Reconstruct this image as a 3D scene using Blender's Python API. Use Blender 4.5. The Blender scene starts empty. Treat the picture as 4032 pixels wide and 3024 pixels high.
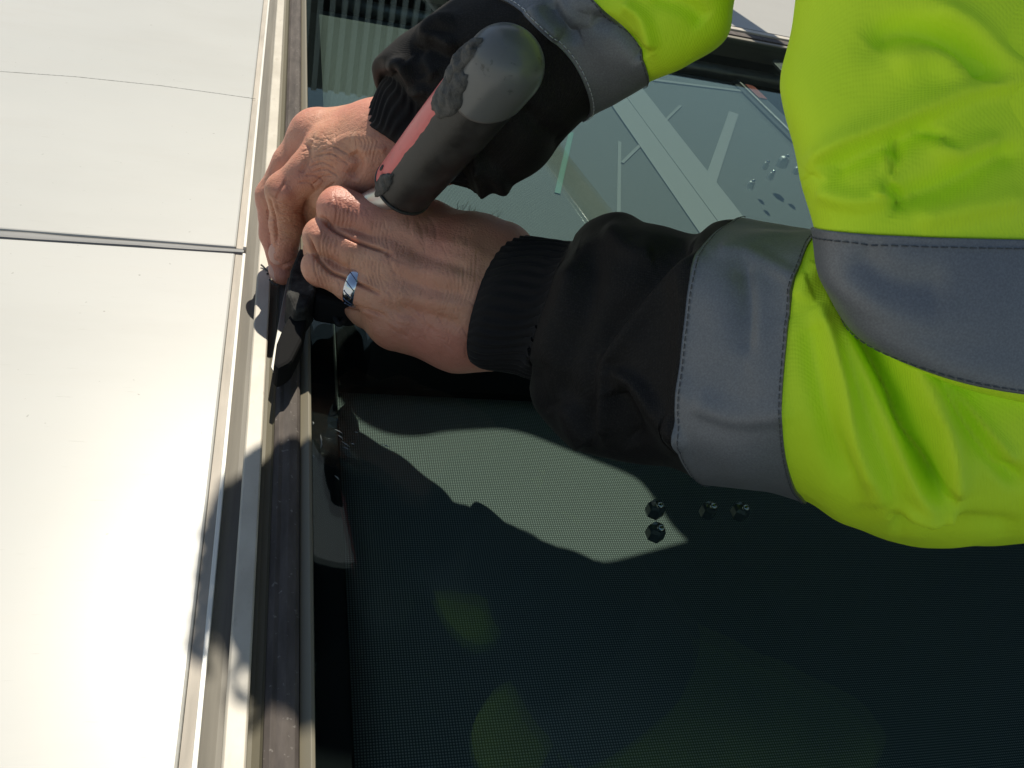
import bpy, math, random
import numpy as np
from mathutils import Vector, Matrix, noise as mnoise
random.seed(7); rng = np.random.default_rng(7)
scene = bpy.context.scene
COL = scene.collection

# ------------------------------------------------------------------ camera
# world: X across the window frame, Y along it (away from the photographer), Z out of the glass
F_PX = 3300.0; CAM_H = 0.305
_D = np.array([-826, 2869, -F_PX]); _D /= np.linalg.norm(_D)
_P = np.array([11104, -599, -F_PX]); _P -= _D * (_P @ _D); _P /= np.linalg.norm(_P)
_N = np.cross(_P, _D)
ROT = np.array([_P, _D, _N])
CAM = np.array([0.0, 0.0, CAM_H])
cd = bpy.data.cameras.new('camera'); cam = bpy.data.objects.new('camera', cd); COL.objects.link(cam)
M = Matrix([list(ROT[i]) + [CAM[i]] for i in range(3)] + [[0, 0, 0, 1]])
cam.matrix_world = M
cd.sensor_width = 36.0; cd.lens = 36.0 * F_PX / 4032.0
cd.clip_start = 0.02; cd.clip_end = 1000.0
scene.camera = cam

# ------------------------------------------------------------------ light
SUN = Vector((0.03, 0.68, 1.0)).normalized()          # direction towards the sun
elev = math.asin(SUN.z); azim = math.atan2(SUN.x, SUN.y)
world = bpy.data.worlds.new('World'); scene.world = world; world.use_nodes = True
nt = world.node_tree; bg = nt.nodes['Background']
sky = nt.nodes.new('ShaderNodeTexSky'); sky.sky_type = 'NISHITA'; sky.sun_disc = False
sky.sun_elevation = elev; sky.sun_rotation = azim; sky.air_density = 1.0; sky.dust_density = 0.4
wb = nt.nodes.new('ShaderNodeMix'); wb.data_type = 'RGBA'; wb.blend_type = 'MULTIPLY'; wb.inputs[0].default_value = 1.0     # the photograph's warm white balance
wb.inputs[7].default_value = (1.0, .93, .81, 1)
nt.links.new(sky.outputs[0], wb.inputs[6]); nt.links.new(wb.outputs[2], bg.inputs[0]); bg.inputs[1].default_value = 0.086
sl = bpy.data.lights.new('sun', 'SUN'); sl.energy = 4.2; sl.angle = math.radians(0.5); sl.color = (1.0, 0.93, 0.79)
so = bpy.data.objects.new('sun', sl); COL.objects.link(so); so.location = (0, 0, 5)
so.rotation_euler = SUN.to_track_quat('Z', 'Y').to_euler()
vs = scene.view_settings
vs.view_transform = 'Standard'; vs.look = 'None'; vs.gamma = 1.0; vs.use_curve_mapping = False; vs.exposure = 0.48
scene.cycles.max_bounces = 10; scene.cycles.transparent_max_bounces = 16

# ------------------------------------------------------------------ helpers
def W(px, py, d):
    """world point seen at photo pixel (px,py), d metres in front of the lens"""
    px = np.asarray(px, float); py = np.asarray(py, float); d = np.asarray(d, float)
    c = np.stack([(px - 2016) / F_PX * d, (1512 - py) / F_PX * d, -d + 0 * px], -1)
    return CAM + c @ ROT.T
def WZ(px, py, z):
    r = ROT @ np.array([(px - 2016) / F_PX, (1512 - py) / F_PX, -1.0])
    return CAM + r * (z - CAM_H) / r[2]
def PX(v):
    c = (v - CAM) @ ROT
    return np.stack([2016 - F_PX * c[:, 0] / c[:, 2], 1512 + F_PX * c[:, 1] / c[:, 2]], -1)

def prop(o, label=None, cat=None, group=None, kind=None):
    if label: o['label'] = label
    if cat: o['category'] = cat
    if group: o['group'] = group
    if kind: o['kind'] = kind
    return o
def empty(name, loc, label, cat, group=None):
    o = bpy.data.objects.new(name, None); COL.objects.link(o); o.location = loc; o.empty_display_size = 0.02
    return prop(o, label, cat, group)
def root_loc(o):
    p = Vector((0, 0, 0))
    while o is not None:
        p += o.location; o = o.parent
    return np.array(p)
def mk(name, v, f, mat, parent=None, smooth=True, loc=None):
    """one mesh object; vertices given in world coordinates"""
    v = np.asarray(v, float)
    base = root_loc(parent) if parent is not None else np.zeros(3)
    l = np.zeros(3) if loc is None else np.asarray(loc, float) - base
    me = bpy.data.meshes.new(name)
    me.from_pydata((v - base - l).tolist(), [], [list(map(int, q)) for q in f])
    me.materials.append(getattr(mat, "m", mat)); me.validate(); me.update()
    if smooth: me.polygons.foreach_set('use_smooth', [True] * len(me.polygons))
    o = bpy.data.objects.new(name, me); COL.objects.link(o)
    o.location = l
    if parent is not None: o.parent = parent
    return o
def bevel(o, w, seg=2):
    m = o.modifiers.new('bevel', 'BEVEL'); m.width = w; m.segments = seg; m.limit_method = 'ANGLE'; m.angle_limit = math.radians(40)
    return o
def box_vf(x0, x1, y0, y1, z0, z1):
    v = [(x, y, z) for x in (x0, x1) for y in (y0, y1) for z in (z0, z1)]
    return v, [(0, 1, 3, 2), (4, 6, 7, 5), (0, 4, 5, 1), (2, 3, 7, 6), (0, 2, 6, 4), (1, 5, 7, 3)]
def box(name, x0, x1, y0, y1, z0, z1, mat, parent=None, bw=0.0):
    v, f = box_vf(x0, x1, y0, y1, z0, z1)
    o = mk(name, v, f, mat, parent, smooth=False)
    if bw: bevel(o, bw)
    return o
def prism_vf(top, bot):
    n = len(top); v = list(map(tuple, top)) + list(map(tuple, bot))
    f = [tuple(range(n)), tuple(range(2 * n - 1, n - 1, -1))]
    f += [(i, i + n, (i + 1) % n + n, (i + 1) % n) for i in range(n)]
    return v, f
def prism_px(name, pts, zt, zb, mat, parent=None, bw=0.0, ztf=None):
    top = np.array([WZ(x, y, zt if ztf is None else ztf[i]) for i, (x, y) in enumerate(pts)]); bot = top.copy(); bot[:, 2] = zb
    v, f = prism_vf(top, bot)
    o = mk(name, v, f, mat, parent, smooth=False)
    if bw: bevel(o, bw)
    return o
def merge(parts):
    V = []; Fc = []
    for v, f in parts:
        b = len(V); V += [tuple(p) for p in v]; Fc += [tuple(i + b for i in q) for q in f]
    return V, Fc
def tube_vf(pts, rad, n=10, cap=True):
    pts = np.asarray(pts, float); rad = np.broadcast_to(np.asarray(rad, float), (len(pts),))
    V = []; Fc = []; t = np.gradient(pts, axis=0); t /= np.linalg.norm(t, axis=1)[:, None] + 1e-12
    up = np.array([0, 0, 1.0]) if abs(t[0][2]) < .9 else np.array([1.0, 0, 0])
    for p, tt, r in zip(pts, t, rad):
        a = np.cross(tt, up); a /= np.linalg.norm(a) + 1e-12; b = np.cross(tt, a)
        for k in range(n):
            th = 2 * math.pi * k / n; V.append(p + r * (a * math.cos(th) + b * math.sin(th)))
    for i in range(len(pts) - 1):
        for k in range(n):
            Fc.append((i * n + k, i * n + (k + 1) % n, (i + 1) * n + (k + 1) % n, (i + 1) * n + k))
    if cap:
        Fc.append(tuple(range(n - 1, -1, -1))); Fc.append(tuple(range((len(pts) - 1) * n, len(pts) * n)))
    return V, Fc
def vnormals(v, f):
    f4 = np.array([list(q) + [q[-1]] * (4 - len(q)) for q in f])
    n = np.cross(v[f4[:, 2]] - v[f4[:, 0]], v[f4[:, 3]] - v[f4[:, 1]])
    tri = f4[:, 2] == f4[:, 3]
    if tri.any(): n[tri] = np.cross(v[f4[tri, 1]] - v[f4[tri, 0]], v[f4[tri, 2]] - v[f4[tri, 0]])
    N = np.zeros_like(v)
    for k in range(4): np.add.at(N, f4[:, k], n)
    return N / (np.linalg.norm(N, axis=1)[:, None] + 1e-15)
def crom(P, u):
    """Catmull-Rom through rows of P at parameters u in 0..len-1"""
    P = np.asarray(P, float); n = len(P)
    i = np.clip(np.floor(u).astype(int), 0, n - 2); t = (u - i)[:, None]
    p0 = P[np.maximum(i - 1, 0)]; p1 = P[i]; p2 = P[i + 1]; p3 = P[np.minimum(i + 2, n - 1)]
    return .5 * (2 * p1 + (p2 - p0) * t + (2 * p0 - 5 * p1 + 4 * p2 - p3) * t ** 2 + (3 * p1 - p0 - 3 * p2 + p3) * t ** 3)
def sculpt(v, n, strokes):
    """raise / press the surface along strokes: (polyline, width left, width right, height mm[, profile])"""
    px = PX(v); toc = CAM - v; toc /= np.linalg.norm(toc, axis=1)[:, None]
    facing = np.clip((np.sum(n * toc, 1) + .15) / .4, 0, 1)
    out = np.zeros(len(v))
    for st in strokes:
        pl = np.asarray(st[0], float)
        if len(pl) > 2: pl = crom(pl, np.linspace(0, len(pl) - 1, (len(pl) - 1) * 5 + 1))
        wl, wr, amp = st[1], st[2], st[3] * .001
        lo = pl.min(0) - 3 * max(wl, wr); hi = pl.max(0) + 3 * max(wl, wr)
        idx = np.nonzero((px[:, 0] > lo[0]) & (px[:, 0] < hi[0]) & (px[:, 1] > lo[1]) & (px[:, 1] < hi[1]) & (facing > 0))[0]
        if len(idx) == 0: continue
        q = px[idx]; best = np.full(len(idx), 1e9); sd = np.zeros(len(idx)); tp = np.zeros(len(idx))
        m = len(pl) - 1
        for k in range(m):
            a = pl[k]; b = pl[k + 1]; ab = b - a; L2 = ab @ ab + 1e-9
            t = np.clip(((q - a) @ ab) / L2, 0, 1); r = q - (a + t[:, None] * ab); dd = np.hypot(r[:, 0], r[:, 1])
            s = ab[0] * r[:, 1] - ab[1] * r[:, 0]
            u = dd < best
            best[u] = dd[u]; sd[u] = np.sign(s[u]) * dd[u]; tp[u] = (k + t[u]) / m
        w = np.where(sd > 0, wr, wl)
        taper = 1.0 if len(st) > 4 and st[4] == 'flat' else np.clip(np.minimum(tp, 1 - tp) * 5 + .25, 0, 1)
        out[idx] += amp * np.exp(-(best / w) ** 2) * taper * facing[idx]
    return v + n * out[:, None]
def fbm(v, sc, oct=2):
    out = np.zeros(len(v))
    for i, p in enumerate(v * sc):
        out[i] = mnoise.fractal(Vector(p), 1.0, 2.0, oct)
    return out

# ------------------------------------------------------------------ materials
class Mat:
    def __init__(s, name, base=(.5, .5, .5), rough=.5, metal=0.0, spec=.5):
        s.m = bpy.data.materials.new(name); s.m.use_nodes = True; s.nt = s.m.node_tree
        s.b = s.nt.nodes['Principled BSDF']; s.co = None
        s.set('Base Color', (*base, 1)); s.set('Roughness', rough); s.set('Metallic', metal); s.set('Specular IOR Level', spec)
    def set(s, k, val): s.b.inputs[k].default_value = val
    def coord(s, scale=(1, 1, 1), rot=(0, 0, 0), kind='Object'):
        if s.co is None: s.co = s.nt.nodes.new('ShaderNodeTexCoord')
        mp = s.nt.nodes.new('ShaderNodeMapping'); mp.inputs['Scale'].default_value = scale; mp.inputs['Rotation'].default_value = rot
        s.nt.links.new(s.co.outputs[kind], mp.inputs[0]); return mp.outputs[0]
    def noise(s, scale, detail=4, rough=.55, vec=None, dist=0.0):
        t = s.nt.nodes.new('ShaderNodeTexNoise'); t.inputs['Scale'].default_value = scale; t.inputs['Detail'].default_value = detail
        t.inputs['Roughness'].default_value = rough; t.inputs['Distortion'].default_value = dist
        s.nt.links.new(vec if vec is not None else s.coord(), t.inputs['Vector']); return t.outputs[0]
    def voro(s, scale, vec=None, feature='DISTANCE_TO_EDGE'):
        t = s.nt.nodes.new('ShaderNodeTexVoronoi'); t.feature = feature; t.inputs['Scale'].default_value = scale
        s.nt.links.new(vec if vec is not None else s.coord(), t.inputs['Vector']); return t.outputs[0]
    def wave(s, scale, vec=None, dist=0.0, direction='X', dscale=1.0):
        t = s.nt.nodes.new('ShaderNodeTexWave'); t.bands_direction = direction; t.inputs['Scale'].default_value = scale
        t.inputs['Distortion'].default_value = dist; t.inputs['Detail Scale'].default_value = dscale
        s.nt.links.new(vec if vec is not None else s.coord(), t.inputs['Vector']); return t.outputs['Fac']
    def ramp(s, fac, stops):
        r = s.nt.nodes.new('ShaderNodeValToRGB'); e = r.color_ramp.elements
        while len(e) < len(stops): e.new(.5)
        for k, (p, c) in enumerate(stops):
            e[k].position = p; e[k].color = (*c, 1) if len(c) == 3 else c
        s.nt.links.new(fac, r.inputs[0]); return r.outputs[0]
    def math(s, op, a, b=None):
        n = s.nt.nodes.new('ShaderNodeMath'); n.operation = op
        for k, x in enumerate((a, b)):
            if x is None: continue
            if isinstance(x, (int, float)): n.inputs[k].default_value = x
            else: s.nt.links.new(x, n.inputs[k])
        return n.outputs[0]
    def mix(s, fac, a, b, blend='MIX'):
        n = s.nt.nodes.new('ShaderNodeMix'); n.data_type = 'RGBA'; n.blend_type = blend
        for i, x in ((0, fac), (6, a), (7, b)):
            if isinstance(x, (int, float)): n.inputs[i].default_value = x
            elif isinstance(x, tuple): n.inputs[i].default_value = (*x, 1)
            else: s.nt.links.new(x, n.inputs[i])
        return n.outputs[2]
    def link(s, out, key): s.nt.links.new(out, s.b.inputs[key])
    def bump(s, h, strength=.3, dist=.001):
        n = s.nt.nodes.new('ShaderNodeBump'); n.inputs['Strength'].default_value = strength; n.inputs['Distance'].default_value = dist
        s.nt.links.new(h, n.inputs['Height'])
        if s.b.inputs['Normal'].links: s.nt.links.new(s.b.inputs['Normal'].links[0].from_socket, n.inputs['Normal'])
        s.nt.links.new(n.outputs[0], s.b.inputs['Normal'])

def grey(g, w=1.0): return (g * w, g, g / w)
# weathered off-white painted metal, fine scratches along X
m_panel = Mat('panel_paint', (.6, .6, .57), .36)
n1 = m_panel.noise(4.0, 5); n2 = m_panel.noise(30, 4, .6, m_panel.coord((.35, 3, 1)))
c = m_panel.ramp(n1, [(.3, (.41, .412, .394)), (.7, (.45, .45, .43))])
sc_ = m_panel.ramp(m_panel.noise(60, 2, .5, m_panel.coord((1.1, 14, 1))), [(.0, (1, 1, 1)), (.70, (1, 1, 1)), (.78, (.70, .69, .66))])
sp_ = m_panel.ramp(m_panel.noise(260, 1, .5), [(.0, (1, 1, 1)), (.765, (1, 1, 1)), (.80, (.55, .53, .5))])
c = m_panel.mix(.6, c, sc_, 'MULTIPLY'); c = m_panel.mix(.8, c, sp_, 'MULTIPLY')
c = m_panel.mix(m_panel.ramp(m_panel.noise(9, 5, .65, m_panel.coord((.5, 1.6, 1))), [(.5, (0, 0, 0)), (.75, (.28, .28, .28))]), c, (.36, .35, .325))
c = m_panel.mix(m_panel.ramp(n2, [(.5, (0, 0, 0)), (.8, (.16, .16, .16))]), c, (.45, .42, .375))
pg_ = m_panel.nt.nodes.new('ShaderNodeNewGeometry'); px_ = m_panel.nt.nodes.new('ShaderNodeSeparateXYZ'); m_panel.nt.links.new(pg_.outputs['Position'], px_.inputs[0])
ed_ = m_panel.math('MULTIPLY', m_panel.math('ADD', px_.outputs[0], .046), 42.0)
ed_ = m_panel.math('MULTIPLY', m_panel.math('MAXIMUM', ed_, 0.0), m_panel.noise(48, 4, .65, m_panel.coord((.6, 2.2, 1))))
ed_ = m_panel.math('MULTIPLY', ed_, m_panel.math('MINIMUM', m_panel.math('MAXIMUM', m_panel.math('MULTIPLY', m_panel.math('SUBTRACT', .36, px_.outputs[1]), 6.0), .45), 1.0))
c = m_panel.mix(m_panel.ramp(ed_, [(.36, (0, 0, 0)), (.55, (.38, .38, .38))]), c, (.31, .28, .235))
m_panel.link(c, 'Base Color'); m_panel.bump(n2, .05, .0005)
m_edge = Mat('panel_edge_stain', (.36, .32, .27), .6)
m_edge.link(m_edge.ramp(m_edge.noise(60, 4, .6, m_edge.coord((2, .25, 1))), [(.3, (.27, .24, .2)), (.7, (.44, .39, .33))]), 'Base Color')
m_lip = Mat('lip_metal', (.72, .70, .64), .3, .0)
m_chan = Mat('channel_tan', (.2, .185, .155), .55)
m_chan.link(m_chan.ramp(m_chan.noise(40, 4, .6, m_chan.coord((3, .15, 1))), [(.3, (.11, .10, .083)), (.7, (.19, .175, .145))]), 'Base Color')
m_cream = Mat('cream_strip_paint', (.6, .54, .45), .45)
nc = m_cream.noise(45, 5, .6, m_cream.coord((1, .6, 1)))
m_cream.link(m_cream.mix(m_cream.ramp(m_cream.noise(130, 3, .6, m_cream.coord((1.5, .7, 1))), [(.62, (0, 0, 0)), (.74, (.4, .4, .4))]),
             m_cream.ramp(nc, [(.3, (.40, .36, .295)), (.65, (.52, .475, .40))]), (.30, .25, .19)), 'Base Color')
m_cream.bump(nc, .15, .0008)
m_olive = Mat('groove_olive', (.12, .108, .075), .6)
m_brown = Mat('gasket_brown', (.11, .095, .085), .72, 0, .2)
nb = m_brown.noise(120, 5, .65, m_brown.coord((1.0, .22, 1)))
m_brown.link(m_brown.mix(m_brown.ramp(m_brown.noise(420, 2, .5), [(.66, (0, 0, 0)), (.74, (.55, .55, .55))]),
             m_brown.ramp(nb, [(.3, (.052, .044, .040)), (.7, (.112, .095, .085))]), (.26, .24, .22)), 'Base Color')
m_brown.bump(nb, .25, .0008)
m_bead = Mat('bead_tan', (.17, .152, .11), .55)
m_seal = Mat('grey_sealant', (.21, .21, .208), .42)
m_seal.bump(m_seal.noise(35, 3, .5, m_seal.coord((.3, 2, 1))), .3, .001)
m_black = Mat('black_gap', (.012, .011, .01), .8)
m_frit = Mat('black_spacer', (.010, .011, .012), .9, 0, .03)
m_dark = Mat('dark_interior', (.02, .02, .021), .9, 0, .05)
m_blind = Mat('blind_mesh', (.4, .44, .42), .85, 0, .1)
wx = m_blind.wave(225, m_blind.coord(), 0, 'X'); wy = m_blind.wave(225, m_blind.coord(), 0, 'Y')
wv = m_blind.math('MULTIPLY', wx, wy)
m_blind.link(m_blind.mix(m_blind.ramp(wv, [(.12, (0, 0, 0)), (.5, (1, 1, 1))]), (.075, .085, .082), (.29, .318, .304)), 'Base Color')
m_blind.bump(wv, .4, .0005)
m_alum = Mat('aluminium', (.5, .5, .5), .4, .6)
m_alum.link(m_alum.ramp(m_alum.noise(60, 4), [(.3, (.38, .37, .35)), (.7, (.55, .54, .5))]), 'Base Color')
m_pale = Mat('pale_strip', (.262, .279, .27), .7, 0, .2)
m_red = Mat('red_tab', (.35, .07, .05), .5)
m_chrome = Mat('chrome', (.75, .75, .75), .12, 1.0)
m_tglass = Mat('dark_glass', (.10, .115, .115), .08); m_tglass.set('Specular IOR Level', .8)

m_skin = Mat('skin', (.5, .27, .18), .48)
sn = m_skin.noise(55, 4, .6); sn2 = m_skin.noise(14, 3, .5)
cs = m_skin.ramp(sn, [(.3, (.45, .205, .128)), (.55, (.56, .29, .185)), (.75, (.61, .345, .235))])
cs = m_skin.mix(m_skin.ramp(sn2, [(.42, (0, 0, 0)), (.62, (.8, .8, .8))]), cs, (.52, .20, .15))
cs = m_skin.mix(m_skin.ramp(m_skin.noise(230, 2, .5), [(.66, (0, 0, 0)), (.76, (.5, .5, .5))]), cs, (.32, .14, .08))
m_skin.link(cs, 'Base Color')
sv = m_skin.voro(560, m_skin.coord((1, 1, 1))); sv2 = m_skin.noise(900, 3, .6)
m_skin.bump(m_skin.ramp(sv, [(0, (0, 0, 0)), (.25, (1, 1, 1))]), .26, .0004); m_skin.bump(sv2, .25, .0003); m_skin.bump(m_skin.voro(240, m_skin.coord((1, 2.2, 1), (.2, .4, .9))), .22, .0009)
m_skin.bump(m_skin.noise(150, 3, .6, m_skin.coord((1, 1, 1)), .6), .35, .0012)
m_skin.set('Subsurface Weight', .12); m_skin.set('Subsurface Radius', (1.0, .35, .2)); m_skin.set('Subsurface Scale', .004)
m_nail = Mat('nail', (.62, .36, .30), .28)

def weave(m, sc, st, dist=.0004):
    a = m.wave(sc, m.coord((1, 1, 1), (.3, .5, .7)), .3, 'X'); b = m.wave(sc, m.coord((1, 1, 1), (.3, .5, .7)), .3, 'Y')
    m.bump(m.math('ADD', a, b), st, dist)
m_cloth = Mat('black_cloth', (.013, .012, .012), .68, 0, .22); m_cloth.set('Sheen Weight', .04); m_cloth.set('Sheen Roughness', .4); m_cloth.set('Sheen Tint', (.6, .55, .5, 1))
m_cloth.link(m_cloth.ramp(m_cloth.noise(1500, 1, .5), [(.5, (.0075, .0068, .0068)), (.72, (.02, .0185, .018))]), 'Base Color')
weave(m_cloth, 420, .3, .0003); m_cloth.bump(m_cloth.noise(60, 4, .6), .3, .002)
m_rib = Mat('ribbed_knit', (.0095, .009, .010), .8, 0, .2); m_rib.bump(m_rib.noise(700, 3), .5, .0005)
m_rib.set('Sheen Weight', .06); m_rib.set('Sheen Roughness', .5)
m_band = Mat('retroreflective_tape', (.21, .23, .27), .5, .25)
m_band.link(m_band.ramp(m_band.noise(1400, 2, .5), [(.35, (.155, .161, .175)), (.7, (.205, .213, .228))]), 'Base Color')
m_band.bump(m_band.noise(38, 3, .5), .25, .003)
m_hv = Mat('hi_vis_cloth', (.56, .96, .012), .62, 0, .25)
m_hv.link(m_hv.ramp(m_hv.noise(9, 3), [(.3, (.65, .95, .028)), (.7, (.73, .985, .036))]), 'Base Color')
m_hv.set('Subsurface Weight', .0)
m_hv.bump(m_hv.noise(28, 3, .5), .25, .004); m_hv.bump(m_hv.noise(85, 4, .6, None, .8), .22, .0016); weave(m_hv, 330, .2, .0003)
m_thread_l = Mat('pale_thread', (.6, .62, .66), .7)
m_thread_d = Mat('dark_thread', (.075, .078, .085), .7)

m_grip = Mat('black_grip', (.022, .021, .02), .42)
gn = m_grip.noise(60, 5, .65)
m_grip.link(m_grip.ramp(gn, [(.35, (.012, .0118, .0115)), (.65, (.042, .041, .039))]), 'Base Color')
m_grip.link(m_grip.ramp(gn, [(.3, (.3,) * 3), (.7, (.6,) * 3)]), 'Roughness'); m_grip.bump(m_grip.noise(900, 2), .2, .0003)
m_pink = Mat('red_insert', (.62, .15, .15), .38)
m_pink.link(m_pink.mix(m_pink.ramp(m_pink.noise(160, 4, .6), [(.55, (0, 0, 0)), (.72, (.5, .5, .5))]), (.72, .155, .15), (.50, .15, .145)), 'Base Color')
m_cap = Mat('grey_cap', (.2, .21, .22), .3)
m_cap.link(m_cap.mix(m_cap.ramp(m_cap.noise(150, 4, .65), [(.62, (0, 0, 0)), (.72, (.85,) * 3)]), (.125, .13, .13), (.04, .04, .038)), 'Base Color')
m_dirt = Mat('dried_sealant', (.06, .06, .058), .7)
m_dirt.link(m_dirt.ramp(m_dirt.noise(200, 4, .65), [(.3, (.028, .028, .027)), (.7, (.10, .10, .097))]), 'Base Color'); m_dirt.bump(m_dirt.noise(320, 4, .7), .8, .0015)
m_steel = Mat('worn_steel', (.62, .62, .6), .3, .9); m_blade = Mat('blade_steel', (.22, .215, .2), .5, .8)
m_plast = Mat('worn_black_plastic', (.03, .03, .03), .75, 0, .12)
pn = m_plast.noise(90, 5, .7, m_plast.coord((1, 1, 1)))
m_plast.link(m_plast.ramp(pn, [(.38, (.012, .012, .012)), (.62, (.05, .05, .048)), (.74, (.18, .178, .17))]), 'Base Color'); m_plast.bump(pn, .6, .001)
m_plast2 = Mat('black_plastic', (.011, .011, .0115), .8, 0, .06); m_plast2.bump(m_plast2.noise(200, 4, .6), .35, .0006)
m_ring = Mat('tungsten_ring', (.62, .66, .74), .16, 1.0)
m_ringd = Mat('ring_groove', (.10, .13, .22), .25, 1.0)
m_hair = Mat('dark_hair', (.03, .02, .014), .6)
m_ground = Mat('concrete', (.3, .29, .27), .9)
m_ground.link(m_ground.ramp(m_ground.noise(.3, 5), [(.3, (.24, .235, .22)), (.7, (.36, .35, .33))]), 'Base Color')

# clear glass: fresnel mirror over a tinted see-through sheet
m_glass = bpy.data.materials.new('clear_glass'); m_glass.use_nodes = True
g = m_glass.node_tree; g.nodes.clear()
go = g.nodes.new('ShaderNodeOutputMaterial'); gm = g.nodes.new('ShaderNodeMixShader'); gt = g.nodes.new('ShaderNodeBsdfTransparent')
gg = g.nodes.new('ShaderNodeBsdfGlossy'); gf = g.nodes.new('ShaderNodeFresnel')
gf.inputs['IOR'].default_value = 1.52; gg.inputs['Roughness'].default_value = 0.0; gg.inputs['Color'].default_value = (.38, .45, .43, 1)
gt.inputs['Color'].default_value = (.80, .855, .835, 1)
gq = g.nodes.new('ShaderNodeNewGeometry'); gi = g.nodes.new('ShaderNodeMix')      # same mirror strength on both faces
gi.inputs[2].default_value = 1.52; gi.inputs[3].default_value = 1 / 1.52
g.links.new(gq.outputs['Backfacing'], gi.inputs[0]); g.links.new(gi.outputs[0], gf.inputs['IOR'])
g.links.new(gf.outputs[0], gm.inputs[0]); g.links.new(gt.outputs[0], gm.inputs[1]); g.links.new(gg.outputs[0], gm.inputs[2]); g.links.new(gm.outputs[0], go.inputs[0])

# ------------------------------------------------------------------ setting
Z_GL = -0.002
v, f = box_vf(-300, 300, -300, 300, -8.2, -8)
prop(mk('ground', v, f, m_ground, None, False), kind='structure')
v, f = box_vf(-.4, 1.6, -.6, 1.6, -1.6, -1.55)
prop(mk('interior_floor', v, f, m_dark, None, False), kind='structure')
v, f = merge([box_vf(-.06, -.05, -.6, 1.6, -1.55, -.05), box_vf(1.5, 1.51, -.6, 1.6, -1.55, -.05),
              box_vf(-.05, 1.5, 1.4, 1.41, -1.55, -.05), box_vf(-.05, 1.5, -.6, -.59, -1.55, -.05)])
prop(mk('interior_wall', v, f, m_dark, None, False), kind='structure')

# dark building across the roof, seen only as a mirror image in the glass
bd = empty('building', (3, 13, -8), 'dark building with pale vertical fins mirrored in the top of the glass', 'building')
m_wall = Mat('dark_facade', (.045, .043, .04), .8); m_fin = Mat('pale_fin', (.42, .44, .44), .6)
box('wall', -9, 16, 13, 20, -8, 3.6, m_wall, bd)
box('wall', -1.6, 2.3, 12.996, 16, 3.602, 4.7, Mat('grey_facade', (.10, .105, .10), .8), bd)
finm = None
for k in range(22):
    o = box('fin', -1.4 + k * .17, -1.4 + k * .17 + .075, 12.85, 12.99, -1.2, 4.68, m_fin, bd) if finm is None else finm.copy()
    if finm is None: finm = o
    else: COL.objects.link(o); o.location.x = finm.location.x + k * .17

# white cladding panels with rolled edge (stain strip + bright lip)
def panel(label, xy, z, edge=None):
    """xy: outline on the panel plane, counter-clockwise"""
    r = empty('cladding_panel', (xy[0][0], xy[0][1], z), label, 'metal panel', None)
    top = [(x, y, z) for x, y in xy]; bot = [(x, y, z - .02) for x, y in xy]
    vv, ff = prism_vf(top, bot); o = mk('sheet', vv, ff, m_panel, r, False); bevel(o, .0012, 2)
    if edge:
        y0, y1 = edge
        box('stain_strip', -.0213, -.0171, y0, y1, z - .02, z - .0012, m_edge, r)
        box('lip', -.0170, -.0150, y0, y1, z - .02, z + .0006, m_lip, r, .0004)
    return r
def seam_y(x, k): return (.4990, .4912)[k] + (x + .0143) * (.033, .056)[k]
pu = panel('upper white metal panel with a faint pencil line across it',
      [(-1.3, seam_y(-1.3, 0)), (-.0215, seam_y(-.0215, 0)), (-.0215, 2.6), (-1.3, 2.6)], 0, (.4985, 2.6))
pl_ = panel('lower brightly lit white metal panel below the grey sealant joint',
      [(-1.3, -.9), (-.0215, -.9), (-.0215, seam_y(-.0215, 1)), (-1.3, seam_y(-1.3, 1))], 0, (-.9, .4908))
# the pencil line: a real shallow raised hairline
a = [WZ(x, y, .0001) for x, y in ((-400, 262), (0, 281), (300, 302), (640, 338), (860, 368), (1006, 389))]
vv, ff = tube_vf(a, .00022, 6)
m_pencil = Mat('pencil', (.36, .36, .34), .7)
m_pencil.link(m_pencil.ramp(m_pencil.noise(300, 3, .7), [(.4, (.30, .30, .285)), (.6, (.56, .56, .54))]), 'Base Color')
mk('pencil_line', vv, ff, m_pencil, pu)
pf = panel('far white metal panel beyond the glass, crossed by shadows',
      [(.03, 1.315), (2.6, 1.315), (2.6, 2.6), (.03, 2.6)], .002)

# unseen rail added beyond the window to cast the shadow across the far panel
_p = WZ(2790, 0, .002); _q = WZ(2962, 118, .002); _d = (_q - _p) / np.linalg.norm(_q - _p); _s = np.array(SUN) / SUN.z * .55
gr = empty('shadow_rail', tuple(_p - _d * 1.6), 'unseen round rail added beyond the window to cast the shadow across the far panel', 'shadow caster')
vv, ff = tube_vf([_p + _s - _d * 1.6, _p + _s, _q + _s + _d * .05], .030, 16); mk('tube', vv, ff, m_alum, gr)
for _t in (-1.5, -.5):
    vv, ff = tube_vf([_p + _s + _d * _t, (_p + _s + _d * _t) * [1, 1, 0] + [0, 0, .0025]], .022, 14); mk('shadow_rail_post', vv, ff, m_alum, gr)
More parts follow.
